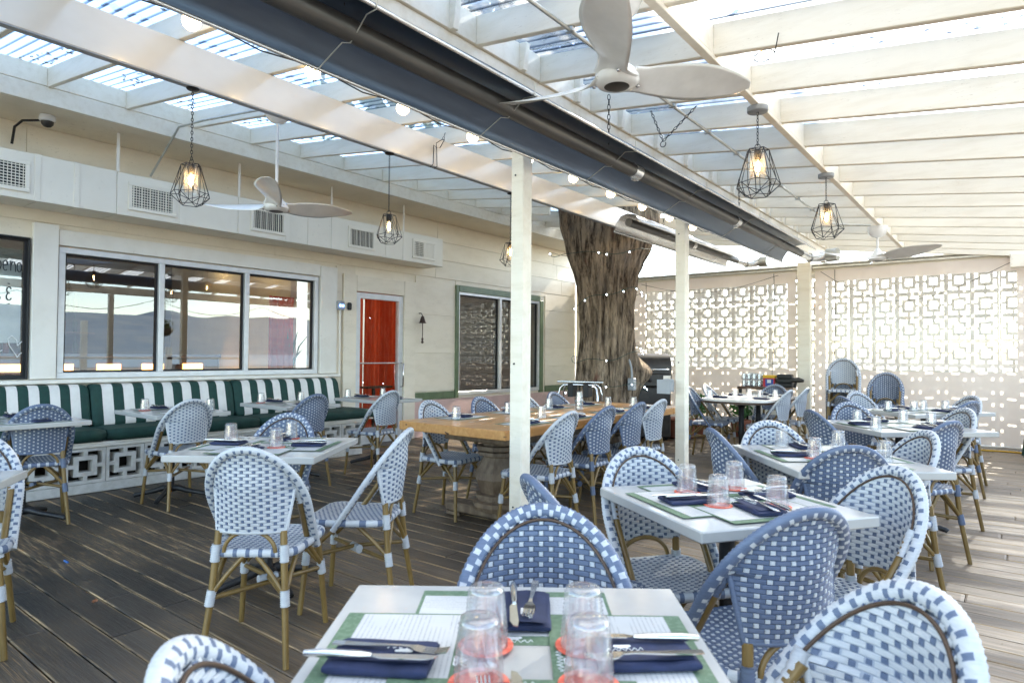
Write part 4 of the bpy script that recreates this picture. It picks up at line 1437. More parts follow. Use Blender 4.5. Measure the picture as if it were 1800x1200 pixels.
# ================================================================ BENCH
bench = thing('striped_bench', 'long built in bench of breeze blocks with green and white striped cushions under the window', 'bench', (-6.5, 0, 0))
boxpart('base_plinth', CONC, bench, -.11, 0, -1.25, 5.28, 0, .085, .006)
boxpart('base_rail', TRIMW, bench, -.13, .012, -1.25, 5.30, .402, .43, .005)
boxpart('base_void', DARKIN, bench, -.62, -.45, -1.25, 5.2, 0, .40)
bbm = breeze_mesh('breeze_block', .322, .312, .11, CONC)
for k in range(21):
    o = link('breeze_block', bbm, bench, (-.055, 5.12 - .324 * k, .244), R(90))
boxpart('seat_board', TRIMW, bench, -.62, .0, -1.25, 5.45, .432, .446)
def cushion(name, y0, y1, x0, x1, z0, z1, mats, stripes=0, rad=.04, lean=0):
    """soft box cushion: rounded edges, slightly crowned faces"""
    mb = MB()
    ny = stripes * 4 if stripes else 18
    pr = []
    nx = 8
    hx, hz = (x1 - x0) / 2, (z1 - z0) / 2
    ring = []
    for cx_, cz, a0 in ((hx - rad, hz - rad, 0), (-(hx - rad), hz - rad, 90), (-(hx - rad), -(hz - rad), 180), (hx - rad, -(hz - rad), 270)):
        for k in range(6):
            q = R(a0 + 90 * k / 5)
            ring.append((cx_ + rad * math.cos(q), cz + rad * math.sin(q)))
    n = len(ring)
    vs, fs, ms = [], [], []
    for j in range(ny + 1):
        v = j / ny
        e = min(v, 1 - v) * (y1 - y0)
        k = 1 if e > rad else (.82 + .18 * math.sqrt(max(0, 1 - (1 - e / rad) ** 2)))
        puff = 1 + .07 * math.sin(PI * v) + .012 * noise.noise((v * 9, y0, z0))
        for a, b in ring:
            bx_ = a * k * (puff if abs(b) < hz * .8 else 1)
            bz = b * k * (puff if stripes == 0 else 1)
            X = (x0 + x1) / 2 + bx_ - lean * (bz / hz) * .5
            vs.append((X, y0 + (y1 - y0) * v, (z0 + z1) / 2 + bz + .004 * noise.noise((v * 14, a * 9, z0))))
    for j in range(ny):
        for i in range(n):
            fs.append((j * n + i, j * n + (i + 1) % n, (j + 1) * n + (i + 1) % n, (j + 1) * n + i))
            ms.append((j // 4) % 2 if stripes else 0)
    mb.add(vs, fs, ms, True)
    mb.add(vs[:n], [list(range(n))[::-1]], 0)
    mb.add(vs[-n:], [list(range(n))], 0)
    return mb.build(name, mats, bench)
SEAMS = [-1.24, -.10, 1.165, 2.385, 3.815, 5.26]
for a, b in zip(SEAMS[:-1], SEAMS[1:]):
    cushion('back_cushion', a + .006, b - .006, -.60, -.43, .535, .945, [GREENC, WHITEC], 15, .05, .10)
for a, b in zip([-1.24, -.1, 1.15, 2.38, 3.9], [-.1, 1.15, 2.38, 3.9, 5.5]):
    cushion('seat_cushion', a + .004, b - .004, -.60, .03, .448, .555, [GREENC], 0, .045)

# ================================================================ TABLE SETTINGS
def tumbler():
    mb = MB()
    prof = [(.0002, .100), (.020, .1005), (.0285, .098), (.0295, .093)]
    n = 11
    for k in range(n):
        z = .090 - k * .0072
        r = .030 + (.037 - .030) * (k / n)
        prof += [(r + .0014, z), (r - .0008, z - .0036)]
    prof += [(.0375, .008), (.0375, .0005), (.0355, .0005), (.034, .01), (.028, .082), (.0002, .086)]
    N = 30
    vs = []
    for i, (r, z) in enumerate(prof):
        for k in range(N):
            f = 1 + (.025 if (k % 3 == 0 and 3 < i < len(prof) - 6) else 0)
            a = 2 * PI * k / N
            vs.append((r * f * math.cos(a), r * f * math.sin(a), z))
    fs = [(i * N + k, i * N + (k + 1) % N, (i + 1) * N + (k + 1) % N, (i + 1) * N + k) for i in range(len(prof) - 1) for k in range(N)]
    ms = [1 if (i < 3 or 25 < i < 29 or (3 < i < 26 and (k % 3 == 2 or i % 2 == 1 and k % 3 != 1))) else 0 for i in range(len(prof) - 1) for k in range(N)]
    mb.add(vs, fs, ms, True)
    return mb.mesh('tumbler', [GLASSC, GLASSR])
TUM = tumbler()
COAST = MB().lathe([(.0005, 0), (.047, 0), (.047, .0016), (.0005, .0016)], 28, sm=False).mesh('coaster', RED)
def glass(x, y, z, label, coaster=None, group='upturned tumblers on the tables'):
    if coaster:
        c = link('coaster', COAST, None, (x, y, z))
        tag(c, coaster, 'coaster', 'red coasters under the tumblers')
        z += .0017
    o = link('tumbler', TUM, None, (x, y, z), random.uniform(0, 6))
    tag(o, label, 'glass', group)

def fork_mesh():
    mb = MB()
    T = .0022
    def strip(pl):
        n = len(pl)
        L = [Vector((x, y + w_, z)) for x, y, w_, z in pl]; Rr = [Vector((x, y - w_, z)) for x, y, w_, z in pl]
        vs = L + Rr + [v + Vector((0, 0, T)) for v in L + Rr]
        fs = []
        for i in range(n - 1):
            fs += [(i, i + 1, n + i + 1, n + i), (2 * n + i, 3 * n + i, 3 * n + i + 1, 2 * n + i + 1), (i, 2 * n + i, 2 * n + i + 1, i + 1), (n + i, n + i + 1, 3 * n + i + 1, 3 * n + i)]
        fs += [(0, n, 3 * n, 2 * n), (n - 1, 3 * n - 1, 4 * n - 1, 2 * n - 1)]
        mb.add(vs, fs, 0, False)
    strip([(0, 0, .006, .001), (.02, 0, .0072, .001), (.07, 0, .0048, .003), (.115, 0, .003, .006), (.132, 0, .004, .006), (.142, 0, .010, .004), (.155, 0, .0115, .002)])
    for k in range(4):
        yy = (-.0088 + k * .00587)
        strip([(.1551, yy, .0019, .002), (.175, yy, .0016, .002), (.195, yy, .0011, .006)])
    return mb.mesh('fork', STEEL)
def knife_mesh():
    mb = MB()
    def prism2(pl, z0, z1):
        mb.prism(pl, z0, z1)
    mb.tube([(0, 0, .005), (.03, 0, .006), (.09, 0, .0055), (.108, 0, .005)], [.005, .0072, .0062, .0042], 8)
    prism2([(.108, -.003), (.122, -.009), (.19, -.0095), (.207, -.004), (.212, .004), (.19, .0062), (.108, .004)], .0042, .0060)
    return mb.mesh('knife', STEEL)
FORK, KNIFE = fork_mesh(), knife_mesh()
def napkin_mesh(seed, L=.165, W=.105, H=.017):
    mb = MB()
    def f(u, v):
        x = (u - .5) * L
        a = v * 2 * PI
        c, s = math.cos(a), math.sin(a)
        e = min(u, 1 - u) * L
        k = math.sqrt(max(0, 1 - (1 - min(1, e / .012)) ** 2)) * .5 + .5
        yy = (abs(c) ** .35) * (1 if c > 0 else -1) * W / 2
        zz = H / 2 + (abs(s) ** .5) * (1 if s > 0 else -1) * H / 2 * k
        if zz > H * .4:
            zz += .0025 * noise.noise((x * 22, yy * 22, seed)) + .002 * math.sin(u * 5 + seed)
        return (x, yy * (1 + .03 * noise.noise((u * 4, seed, 1))), max(0, zz))
    mb.grid(f, 16, 28, 0, True)
    for e in (0, 16):
        b = [f(e / 16, j / 28) for j in range(28)]
        mb.add(b, [list(range(28))[::(1 if e else -1)]])
    # loose top flap
    fl_ = lambda u, v: ((u - .5) * L * .94 + .004, (v - .42) * W * .72, H + .0015 + .0025 * math.sin(v * 3.1) + .0015 * noise.noise((u * 5, v * 5, seed)))
    mb.grid(fl_, 8, 6, 0, True)
    return mb.mesh('napkin', NAVY)
NAPS = [napkin_mesh(k) for k in range(4)]
MATB = MB().box((0, 0, 0), (.252, .38, .0007)).mesh('placemat', MATG)
SHEET = MB().box((0, 0, 0), (.186, .366, .0005)).mesh('menu_sheet', MENU)
# small white lettering band on the green margin of a placemat: a shell and a scribbled line
def emblem_mesh():
    mb = MB()
    for k in range(5):
        mb.lathe([(.0002, 0), (.0045, 0), (.0045, .0004), (.0002, .0004)], 8, (.0, -.012 + .006 * k, 0), 0, False)
    mb.box((.006, 0, .0002), (.004, .02, .0004))
    pts = [(.014 + .006 * math.sin(k * 1.9), -.035 + .0035 * k, .0003) for k in range(21)]
    mb.tube(pts, .0009, 4)
    return mb.mesh('emblem', PRINTW)
EMB = emblem_mesh()
def setting(px, py, pz, ang, where, lay=0.0, mats=True, far=False, kk=[0]):
    """diner sits on the -x side of the local frame; local +x points to the table centre"""
    kk[0] += 1
    a = R(ang)
    ex, ey = Vector((math.cos(a), math.sin(a), 0)), Vector((-math.sin(a), math.cos(a), 0))
    P = Vector((px, py, pz))
    rnd = lambda s: random.uniform(-s, s)
    z = pz + .0006 + lay
    if mats:
        pm = link('placemat', MATB, None, (P.x, P.y, z), a)
        tag(pm, 'green edged printed placemat ' + where, 'placemat', 'green placemats')
        s = link('menu_sheet', SHEET, pm, (-.002, 0, .0008))
        if not far:
            link('emblem', EMB, pm, (.098, 0, .0004))
        z += .0014
    nj = a + rnd(.12)
    q = P + ex * (-.01 + rnd(.015)) + ey * rnd(.02)
    n = link('napkin', NAPS[kk[0] % 4], None, (q.x, q.y, z), nj + PI / 2 * 0)
    tag(n, 'folded navy cloth napkin ' + where, 'napkin', 'navy napkins')
    if not far:
        pr = link('print', EMB, n, (.034, 0, .0212), PI / 2)
        pr.scale = (.9, .9, 1)
    zz = z + .0225
    for nm, me, off, lab in (('fork', FORK, .022, 'fork on the napkin '), ('knife', KNIFE, -.022, 'knife on the napkin ')):
        c = q + ex * (-.105 + rnd(.02)) + ey * (off + rnd(.006))
        o = link(nm, me, None, (c.x, c.y, zz), nj + rnd(.10))
        tag(o, lab + where, 'cutlery', 'forks and knives')
    return P
def lay_table(c, e1ang, hx, hy, name, sides, z=.75, far=False, inset=.19):
    """sides: list of (which, text); which in 'E','N','W','S' of the table's own frame"""
    for i, (sd_, txt) in enumerate(sides):
        da = e1ang + {'E': 0, 'N': 90, 'W': 180, 'S': 270}[sd_]
        h = hx if sd_ in 'EW' else hy
        d = Vector((math.cos(R(da)), math.sin(R(da)), 0))
        p = Vector((c[0], c[1], 0)) + d * (h - inset + .03)
        setting(p.x, p.y, z, da + 180, 'at the ' + txt + ' of ' + name, .0016 * i, True, far)
lay_table((-.65, .84), 37.2, .35, .35, T1n, [('N', 'far side'), ('W', 'left side'), ('E', 'right side'), ('S', 'near side')])
lay_table((-.80, 2.255), -34, .33, .33, T2n, [('N', 'right far side'), ('W', 'left far side'), ('S', 'left near side'), ('E', 'right near side')])
lay_table((-.75, 3.59), -52, .435, .35, T3n, [('N', 'right far side'), ('W', 'left far side'), ('S', 'left near side'), ('E', 'right near side')])
lay_table((-.69, 5.60), -48, .425, .425, T4n, [('N', 'right far side'), ('W', 'left far side'), ('S', 'left near side'), ('E', 'right near side')], far=True)
lay_table((-.70, 7.35), 56, .5, .33, T5n, [('E', 'far end'), ('W', 'near end'), ('N', 'left side'), ('S', 'right side')], far=True)
lay_table((-3.21, 1.97), 35.5, .38, .38, T8n, [('N', 'far side'), ('W', 'left side'), ('E', 'right side'), ('S', 'near side')])
for yc, nm in ((1.55, 'the leftmost bench table'), (2.62, 'the second bench table from left'), (3.78, 'the third bench table from left'), (4.92, 'the bench table by the door')):
    lay_table((-5.79, yc), 0, .41, .31, nm, [('E', 'chair side'), ('W', 'bench side')], far=True, inset=.17)
for k, yc in enumerate((3.72, 4.36, 4.98, 5.52)):
    o_ = ['nearest place', 'second place', 'third place', 'farthest place'][k]
    setting(-2.78, yc, .766, 180, 'at the ' + o_ + ' along the post side of the wooden table', 0, True, True)
    setting(-3.40, yc + .02, .766, 0, 'at the ' + o_ + ' along the wall side of the wooden table', 0, True, True)
for i, (x, y, a, t) in enumerate([(-2.88, 7.9, 0, 'left front'), (-2.88, 8.5, 0, 'left back'), (-2.42, 7.95, 180, 'right front'), (-2.42, 8.6, 180, 'right back'), (-2.65, 8.93, -90, 'far end')]):
    setting(x, y, .751, a, 'at the ' + t + ' of the oval marble table', 0, False, True)
zt = .7535
CO = 'red coaster under the '
for x, y, z, l, co in [
    (-.715, .850, .757, 'tumbler of the far pair, on the left, on ' + T1n, 1), (-.585, .952, .757, 'tumbler of the far pair, on the right, on ' + T1n, 1),
    (-.640, .745, .757, 'tumbler of the near pair, on the left, on ' + T1n, 1), (-.508, .845, .757, 'tumbler of the near pair, on the right, on ' + T1n, 1),
    (-.949, 2.262, .757, 'leftmost tumbler on ' + T2n, 1), (-.838, 2.440, .757, 'farthest tumbler on ' + T2n, 1), (-.785, 2.130, .757, 'nearest tumbler on ' + T2n, 1), (-.628, 2.240, .757, 'rightmost tumbler on ' + T2n, 1),
    (-3.485, 1.90, .757, 'leftmost tumbler on ' + T8n, 1), (-3.34, 2.19, .757, 'farthest tumbler on ' + T8n, 1), (-3.08, 1.93, .757, 'nearest tumbler on ' + T8n, 1),
    (-1.03, 3.77, .757, 'leftmost tumbler on ' + T3n, 0), (-.785, 3.44, .757, 'nearest tumbler on ' + T3n, 1), (-.765, 3.88, .757, 'farthest tumbler on ' + T3n, 0), (-.50, 3.55, .757, 'tumbler half hidden by the blue chair on ' + T3n, 0),
    (-.765, 5.08, .754, 'nearest tumbler on ' + T4n, 0), (-.97, 5.60, .754, 'leftmost tumbler on ' + T4n, 0), (-.70, 5.90, .754, 'farthest tumbler on ' + T4n, 0), (-.50, 5.75, .754, 'rightmost tumbler on ' + T4n, 0),
    (-.95, 6.99, .754, 'leftmost tumbler on ' + T5n, 0), (-.76, 7.16, .754, 'front tumbler of the middle pair on ' + T5n, 0), (-.70, 7.32, .754, 'back tumbler of the middle pair on ' + T5n, 0), (-.53, 7.40, .754, 'rightmost tumbler on ' + T5n, 0),
    (-5.95, 2.46, .7525, 'left tumbler on the second bench table from left', 1), (-5.6, 2.86, .7525, 'right tumbler on the second bench table from left', 0), (-6.02, 1.40, .7525, 'tumbler on the leftmost bench table', 0),
    (-6.03, 3.60, .7525, 'left tumbler on the third bench table from left', 1), (-5.98, 4.03, .7525, 'right tumbler on the third bench table from left', 0),
    (-6.06, 4.70, .7525, 'left tumbler on the bench table by the door', 0), (-6.0, 5.17, .7525, 'right tumbler on the bench table by the door', 0),
    (-3.34, 3.60, .767, 'nearest tumbler along the wall side of the long wooden table', 0), (-3.33, 4.22, .767, 'second tumbler along the wall side of the long wooden table', 0), (-3.36, 4.86, .767, 'third tumbler along the wall side of the long wooden table', 0),
    (-2.90, 4.10, .767, 'nearest tumbler along the post side of the long wooden table', 0), (-3.08, 5.45, .767, 'tumbler at the middle of the far end of the long wooden table', 0), (-2.90, 5.62, .767, 'last tumbler along the post side of the long wooden table', 0),
    (-2.95, 7.72, .7515, 'leftmost tumbler on the oval marble table', 0), (-2.78, 8.12, .7515, 'second tumbler from left on the oval marble table', 0), (-2.70, 8.42, .7515, 'third tumbler from left on the oval marble table', 0), (-2.48, 8.15, .7515, 'fourth tumbler from left on the oval marble table', 0), (-2.36, 8.36, .7515, 'rightmost tumbler on the oval marble table', 0)]:
    glass(x, y, z, ('upturned clear ' + l), (CO + l) if co else None)
for k in range(3):
    o = link('tumbler', TUM, None, (-3.11, 4.98, .767 + .0 + .034 * k + (.0 if k == 0 else .0)))
    tag(o, ['lowest', 'middle', 'top'][k] + ' tumbler of the stack standing on the long wooden table', 'glass', 'upturned tumblers on the tables')

# ================================================================ CEILING FANS
def fan(c, zhub, a0, zroof, label):
    t = thing('ceiling_fan', label, 'fan', (c[0], c[1], 0))
    for k in range(3):
        mb = MB()
        a = R(a0 + 120 * k)
        n = 26
        rings = []
        for i in range(n + 1):
            s = i / n
            r = .045 + .65 * s
            if s < .14: wv = .10 - .03 * math.sin(s / .14 * PI / 2) + .0
            else: wv = .07 + (.108 - .07) * math.sin(min(1, (s - .14) / .42) * PI / 2) if s < .56 else .108 * (1 - .62 * ((s - .56) / .44) ** 1.6)
            if s > .93: wv *= math.sqrt(max(.02, 1 - ((s - .93) / .07) ** 2))
            tw = -R(26 * (1 - s) ** .8 * min(1, s / .16) + 9)
            z = zhub + .012 - .03 * math.sin(s * 1.5) + .085 * s
            sweep_ = -.03 * math.sin(s * PI)
            th = .007 * (1 - .6 * s) + .012 * max(0, 1 - s / .15)
            cc = Vector((r, sweep_, z))
            wd = Vector((0, math.cos(tw), math.sin(tw)))
            up_ = Vector((0, -math.sin(tw), math.cos(tw)))
            ring = []
            for q in range(10):
                g_ = 2 * PI * q / 10
                cxx = math.cos(g_); sxx = math.sin(g_)
                ring.append(cc + wd * (wv * cxx) + up_ * (th * sxx + .007 * (1 - cxx * cxx) * wv / .1))
            rings += ring
        rot = Matrix.Rotation(a, 3, 'Z')
        vs = [rot @ v for v in rings]
        fs = [(i * 10 + q, i * 10 + (q + 1) % 10, (i + 1) * 10 + (q + 1) % 10, (i + 1) * 10 + q) for i in range(n) for q in range(10)]
        mb.add(vs, fs, 0, True)
        mb.add(vs[-10:], [list(range(10))])
        mb.add(vs[:10], [list(range(10))[::-1]])
        mb.build('blade', WHITEP, t)
        MB().lathe([(.0002, -.006), (.008, -.005), (.009, .001)], 10, (rot @ Vector((.11, .012, zhub - .004)))).build('screw', CHROME, t)
    MB().lathe([(.055, zhub - .028), (.082, zhub - .022), (.098, zhub - .004), (.092, zhub + .03), (.06, zhub + .06), (.03, zhub + .10), (.016, zhub + .12)], 28).build('hub', WHITEP, t)
    MB().lathe([(.0002, zhub - .0305), (.048, zhub - .031), (.055, zhub - .028)], 24).build('hub_disc', GRILLP, t)
    MB().tube([(0, 0, zhub + .11), (0, 0, zroof - .10)], .0125, 10).build('down_rod', WHITEP, t)
    MB().lathe([(.016, zroof - .13), (.055, zroof - .118), (.09, zroof - .085), (.108, zroof - .04), (.11, zroof)], 20).build('canopy', WHITEP, t)
    return t
fan((-1.36, 2.47), 2.45, -63, zb(-1.36) - .002, 'large white three bladed ceiling fan at the top of the photo')
fan((-4.68, 2.90), 2.42, -36, zb(-4.68) - .03, 'white three bladed ceiling fan over the left tables')
fan((-1.27, 8.60), 2.42, -140, zb(-1.27) - .034, 'white three bladed ceiling fan before the back curtain')

# ================================================================ PENDANTS
def chain(mb, a, b, link_=.026, w=.006, r=.0022):
    A, B_ = Vector(a), Vector(b)
    d = B_ - A
    n = max(1, int(d.length / (link_ * .78)))
    t = d.normalized()
    u = t.orthogonal().normalized(); v = t.cross(u)
    for k in range(n):
        c = A + d * ((k + .5) / n)
        s = u if k % 2 else v
        mb.tube([c + t * (link_ / 2 * math.cos(2 * PI * q / 8)) + s * (w * math.sin(2 * PI * q / 8)) for q in range(8)], r, 4, 0, True, True, True)
def pendant(x, y, zceil, ztop, label, sc_=1.0, glass_=True, rot=0.0, canopy=True):
    t = thing('cage_pendant', label, 'lamp', (x, y, 0), rot, 'geometric wire pendant lamps')
    H, W = .29 * sc_, .138 * sc_
    cg = MB()
    n = 5
    T, M_, V_, B2 = [], [], [], []
    for i in range(n):
        a = 2 * PI * i / n; a2 = a + PI / n
        T.append(Vector((math.cos(a) * W * .50, math.sin(a) * W * .50, ztop)))
        M_.append(Vector((math.cos(a) * W, math.sin(a) * W, ztop - H * .76)))
        V_.append(Vector((math.cos(a2) * W * .86, math.sin(a2) * W * .86, ztop - H * .70)))
        B2.append(Vector((math.cos(a2) * W * .55, math.sin(a2) * W * .55, ztop - H)))
    E_ = []
    for i in range(n):
        j = (i + 1) % n
        E_ += [(T[i], T[j]), (T[i], M_[i]), (T[i], V_[i]), (T[j], V_[i]), (M_[i], V_[i]), (V_[i], M_[j]), (M_[i], B2[i]), (M_[j], B2[i]), (V_[i], B2[i]), (B2[i], B2[j]), (T[i], Vector((0, 0, ztop + .004)))]
    for a, b in E_:
        cg.tube([a, b], .0026 * sc_, 5)
    cg.build('cage', BLACKW, t)
    MB().lathe([(.0002, ztop + .006), (.018, ztop + .004), (.021, ztop - .01), (.019, ztop - .06 * sc_), (.0002, ztop - .062 * sc_)], 12).build('socket', BLACKW, t)
    zs = ztop - .062 * sc_
    MB().lathe([(.012, zs), (.014, zs - .02), (.020, zs - .05), (.017, zs - .08), (.0002, zs - .095)], 12).build('bulb', GLASSS, t)
    MB().tube([(.004, 0, zs - .01), (.006, 0, zs - .07), (-.004, .004, zs - .02), (-.006, 0, zs - .07), (0, -.005, zs - .015)], .0032, 5).build('filament', BULBW, t)
    if glass_:
        MB().lathe([(.046 * sc_, zs + .05), (.048 * sc_, zs - .13)], 20).lathe([(.044 * sc_, zs + .05), (.046 * sc_, zs - .13)], 20).build('glass_sleeve', GLASSS, t)
    ch = MB()
    chain(ch, (0, 0, zceil - (.03 if canopy else .004)), (0, 0, ztop + .03))
    ch.tube([(.016 * math.cos(2 * PI * q / 10), 0, ztop + .021 + .016 * math.sin(2 * PI * q / 10)) for q in range(10)], .0025, 5, 0, True, True, True)
    ch.build('chain', BLACKW, t)
    if canopy:
        MB().lathe([(.0002, zceil - .03), (.06, zceil - .03), (.062, zceil - .026), (.062, zceil)], 24).build('canopy', PLGREY, t)
    else:
        MB().lathe([(.0002, zceil - .008), (.035, zceil - .008), (.04, zceil)], 14).build('canopy', BLACKW, t)
pendant(-1.247, 4.05, zb(-1.25) - .032, 2.53, 'larger wire cage pendant hanging right of the big fan', .98, True, .5)
pendant(-1.247, 5.88, zb(-1.25) - .032, 2.54, 'second wire cage pendant, farther right beyond the big fan', .98, True, .2)
pendant(BX - .022, 1.93, 2.914, 2.43, 'leftmost wire cage pendant, hanging before the duct', .86, True, .3, False)
pendant(BX - .022, 3.55, 2.914, 2.40, 'wire cage pendant with bare bulb hanging before the duct', .80, False, .9, False)
pendant(BX - .022, 5.18, 2.914, 2.40, 'wire cage pendant partly behind the front post', .80, True, .1, False)

# globe bulbs on a wire along the heater
for k in range(10):
    y = 1.668 + .775 * k
    x = -3.55
    t = thing('globe_bulb', ['nearest', 'second', 'third', 'fourth', 'fifth', 'sixth', 'seventh', 'eighth', 'ninth', 'farthest'][k] + ' lit globe bulb from us in the row between beam and heater', 'bulb', (x, y, 3.066), 0, 'globe bulbs in a row under the rafters')
    MB().lathe([(.0003, -.048)] + [(.048 * math.cos(R(q)), .048 * math.sin(R(q))) for q in range(-75, 70, 12)] + [(.016, .05)], 18).build('globe', GLOBE, t)
    MB().lathe([(.015, .046), (.021, .05), (.021, .09), (.0003, .092)], 10).build('socket', RUBBER, t)

sc_ = MB().tube([(-3.585, -1.0 + .3875 * k, zb(-3.585) - (.004 if k % 2 else .045)) for k in range(28)], .005, 5).build('bulb_cable', RUBBER)
tag(sc_, 'thin dark cable feeding the row of globe bulbs', 'cable')

# ================================================================ RADIANT TUBE HEATERS
def heater(xc, zc, y0, y1, prof, label, couplings, hooks, elbow, name='tube_heater', r=.044, rm=None):
    t = thing(name, label, 'heater', (xc, 0, zc))
    MB().tube([(0, y0, 0), (0, y1, 0)], r, 22).build('burner_tube', HEATD, t)
    mb = MB()
    ths = .0025
    n = len(prof)
    out = [Vector((x - xc, 0, z - zc)) for x, z in prof]
    off = []
    for i in range(n):
        a, b = out[max(0, i - 1)], out[min(n - 1, i + 1)]
        d = (b - a).normalized()
        off.append(out[i] + Vector((-d.z, 0, d.x)) * ths)
    NY = max(2, int((y1 - y0) / .5))
    vs = []
    for j in range(NY + 1):
        yy = y0 - .05 + (y1 - y0 + .02) * j / NY
        w_ = .004 * math.sin(j * 2.3)
        vs += [(p.x, yy, p.z + w_) for p in out] + [(p.x, yy, p.z + w_) for p in off]
    fs = []
    for j in range(NY):
        a, b = j * 2 * n, (j + 1) * 2 * n
        for i in range(n - 1):
            fs.append((a + i, b + i, b + i + 1, a + i + 1))
            fs.append((a + n + i, a + n + i + 1, b + n + i + 1, b + n + i))
        fs.append((a, a + n, b + n, b)); fs.append((a + n - 1, b + n - 1, b + 2 * n - 1, a + 2 * n - 1))
    mb.add(vs, fs, 0, True)
    mb.build('reflector', rm or REFL, t)
    for e in (out[0], out[-1]):
        MB().tube([(e.x, y0 - .05, e.z), (e.x, y1 - .03, e.z)], .009, 6).build('reflector_lip', REFLS, t)
    for q in couplings:
        MB().tube([(0, q - .05, 0), (0, q + .05, 0)], r * 1.13, 22).box((0, q, -r * 1.2), (.03, .06, .02)).build('coupling', REFLS, t)
    for q in hooks:
        h = MB()
        e = out[0]
        h.tube([(e.x - .015, q, e.z + .05), (e.x - .012, q, e.z - .012), (e.x + .03, q, e.z - .02), (-r * .9, q + .02, -r * .9), (0, q + .03, -r * 1.1), (r, q + .03, -r * .3), (out[-1].x * .6, q + .02, out[-1].z), (out[-1].x + .01, q, out[-1].z - .015), (out[-1].x + .012, q, out[-1].z + .05)], .0028, 5)
        h.build('wire_hanger', GALV, t)
    hg = MB()
    for q in hooks[::2]:
        chain(hg, (0, q, out[n // 2].z), (0, q, zb(xc) - zc), .04, .009, .0025)
    hg.build('hanging_chain', BLACKW, t)
    if elbow:
        MB().tube([(0, y1 - .02, 0), (0, y1 + .5, 0)], r * .98, 18).build('silver_pipe', REFLS, t)
        e = MB()
        e.tube([(0, y1 + .44, 0), (.05, y1 + .56, .01), (.13, y1 + .62, .03), (.18, y1 + .62, .035)], .06, 18)
        e.build('elbow', REFLS, t)
        MB().tube([(.17, y1 + .62, .035), (.30, y1 + .60, .035)], .085, 20).build('burner_box', GALV, t)
    return t
def smooth_prof(p, n=5):
    out = []
    for i in range(len(p) - 1):
        p0, p1, p2, p3 = p[max(0, i - 1)], p[i], p[i + 1], p[min(len(p) - 1, i + 2)]
        for k in range(n):
            t = k / n
            out.append(tuple(.5 * (2 * p1[j] + (p2[j] - p0[j]) * t + (2 * p0[j] - 5 * p1[j] + 4 * p2[j] - p3[j]) * t * t + (3 * p1[j] - p0[j] - 3 * p2[j] + p3[j]) * t ** 3) for j in (0, 1)))
    return out + [p[-1]]
P1 = smooth_prof([(-2.25, 2.42), (-2.235, 2.475), (-2.16, 2.575), (-2.08, 2.612), (-1.98, 2.612), (-1.915, 2.588), (-1.87, 2.545)])
heater(-2.05, 2.52, -.7, 8.3, P1, 'long dark tube heater with bright metal reflector running under the roof', (.2, 3.98, 6.0), (1.55, 2.55, 3.62, 4.8, 6.1, 7.4), True)
P2 = [(-3.52, 2.64), (-3.50, 2.72), (-3.44, 2.80), (-3.36, 2.82), (-3.27, 2.80), (-3.21, 2.72)]
heater(-3.37, 2.735, 6.4, 9.9, P2, 'shorter tube heater with crumpled shiny reflector behind the tree', (8.2,), (7.3, 9.2), True, rm=REFLS)

# conduits under the right rafters
cd = thing('roof_conduit', 'grey conduit pipe clipped under the right rafters, bent at its near end', 'conduit', (0, 0, 0))
cpts = [(-1.05, 1.52, zb(-1.05) - .006), (-1.55, 1.60, zb(-1.55) - .012), (-1.72, 1.72, zb(-1.72) - .016), (-1.74, 1.9, zb(-1.74) - .016), (-1.74, 5.0, zb(-1.74) - .016), (-1.74, 8.4, zb(-1.74) - .016), (-1.70, 8.56, zb(-1.7) - .016), (-1.34, 8.6, zb(-1.34) - .016)]
MB().tube(cpts, .0105, 8).build('pipe', GALV, cd)
for q in ry:
    if 1.9 < q < 8.4:
        MB().box((-1.74, q, zb(-1.74) - .014), (.05, .022, .032), 0, .004).build('clip', GALV, cd)
c2 = MB().tube([(-4.60, 2.9, zb(-4.6) - .02), (-5.9, 2.9, zb(-5.9) - .02), (-6.30, 2.86, zb(-6.3) - .06), (-6.75, 2.80, 3.0)], .0105, 8).build('fan_conduit', GALV)
tag(c2, 'grey conduit running from the left fan to the wall', 'conduit')
def loose_wire(pts, label):
    o = MB().tube(pts, .0028, 5).build('loose_wire', BLACKW)
    tag(o, label, 'wire', 'loose wires under the rafters')
def zr(x, d=0): return zb(x) - d
loose_wire([(-.85, 1.5 + .02 * 0, zr(-.85, -.1)), (-.80, 2.05, zr(-.8, .02)), (-.72, 2.10, zr(-.72, .05)), (-.66, 2.07, zr(-.66, .01))], 'loose dark wire hanging from the second rafter at top right')
loose_wire([(-.93, 2.70, zr(-.93, -.06)), (-.92, 2.66, zr(-.92, .02)), (-.86, 2.66, zr(-.86, .045)), (-.75, 2.655, zr(-.75, .01)), (-.70, 2.655, zr(-.7, -.02))], 'loose dark wire loop on the rafter face right of the big fan')
loose_wire([(-.90, 3.25, zr(-.9, -.05))] + [(-.97 + .05 * math.cos(R(q)), 3.255, zr(-.97, .05) + .03 * math.sin(R(q))) for q in range(0, 330, 30)], 'coiled loose wire over the first pendant')
hk = MB(); chain(hk, (-1.94, 4.0, zb(-1.94)), (-1.86, 4.02, 2.70), .03, .008, .0024); chain(hk, (-1.86, 4.02, 2.70), (-1.62, 4.0, zb(-1.62) - .0), .03, .008, .0024)
hk.tube([(-1.86 + .02 * math.cos(R(q)), 4.02, 2.68 + .02 * math.sin(R(q))) for q in range(90, 400, 30)], .003, 5)
ho = hk.build('spare_chain', BLACKW)
tag(ho, 'spare length of chain looped below the fan blade', 'chain')
h3 = MB(); chain(h3, (BX + .16, 4.02, zb(BX) - .003), (BX + .13, 4.02, 3.12), .03, .008, .0024)
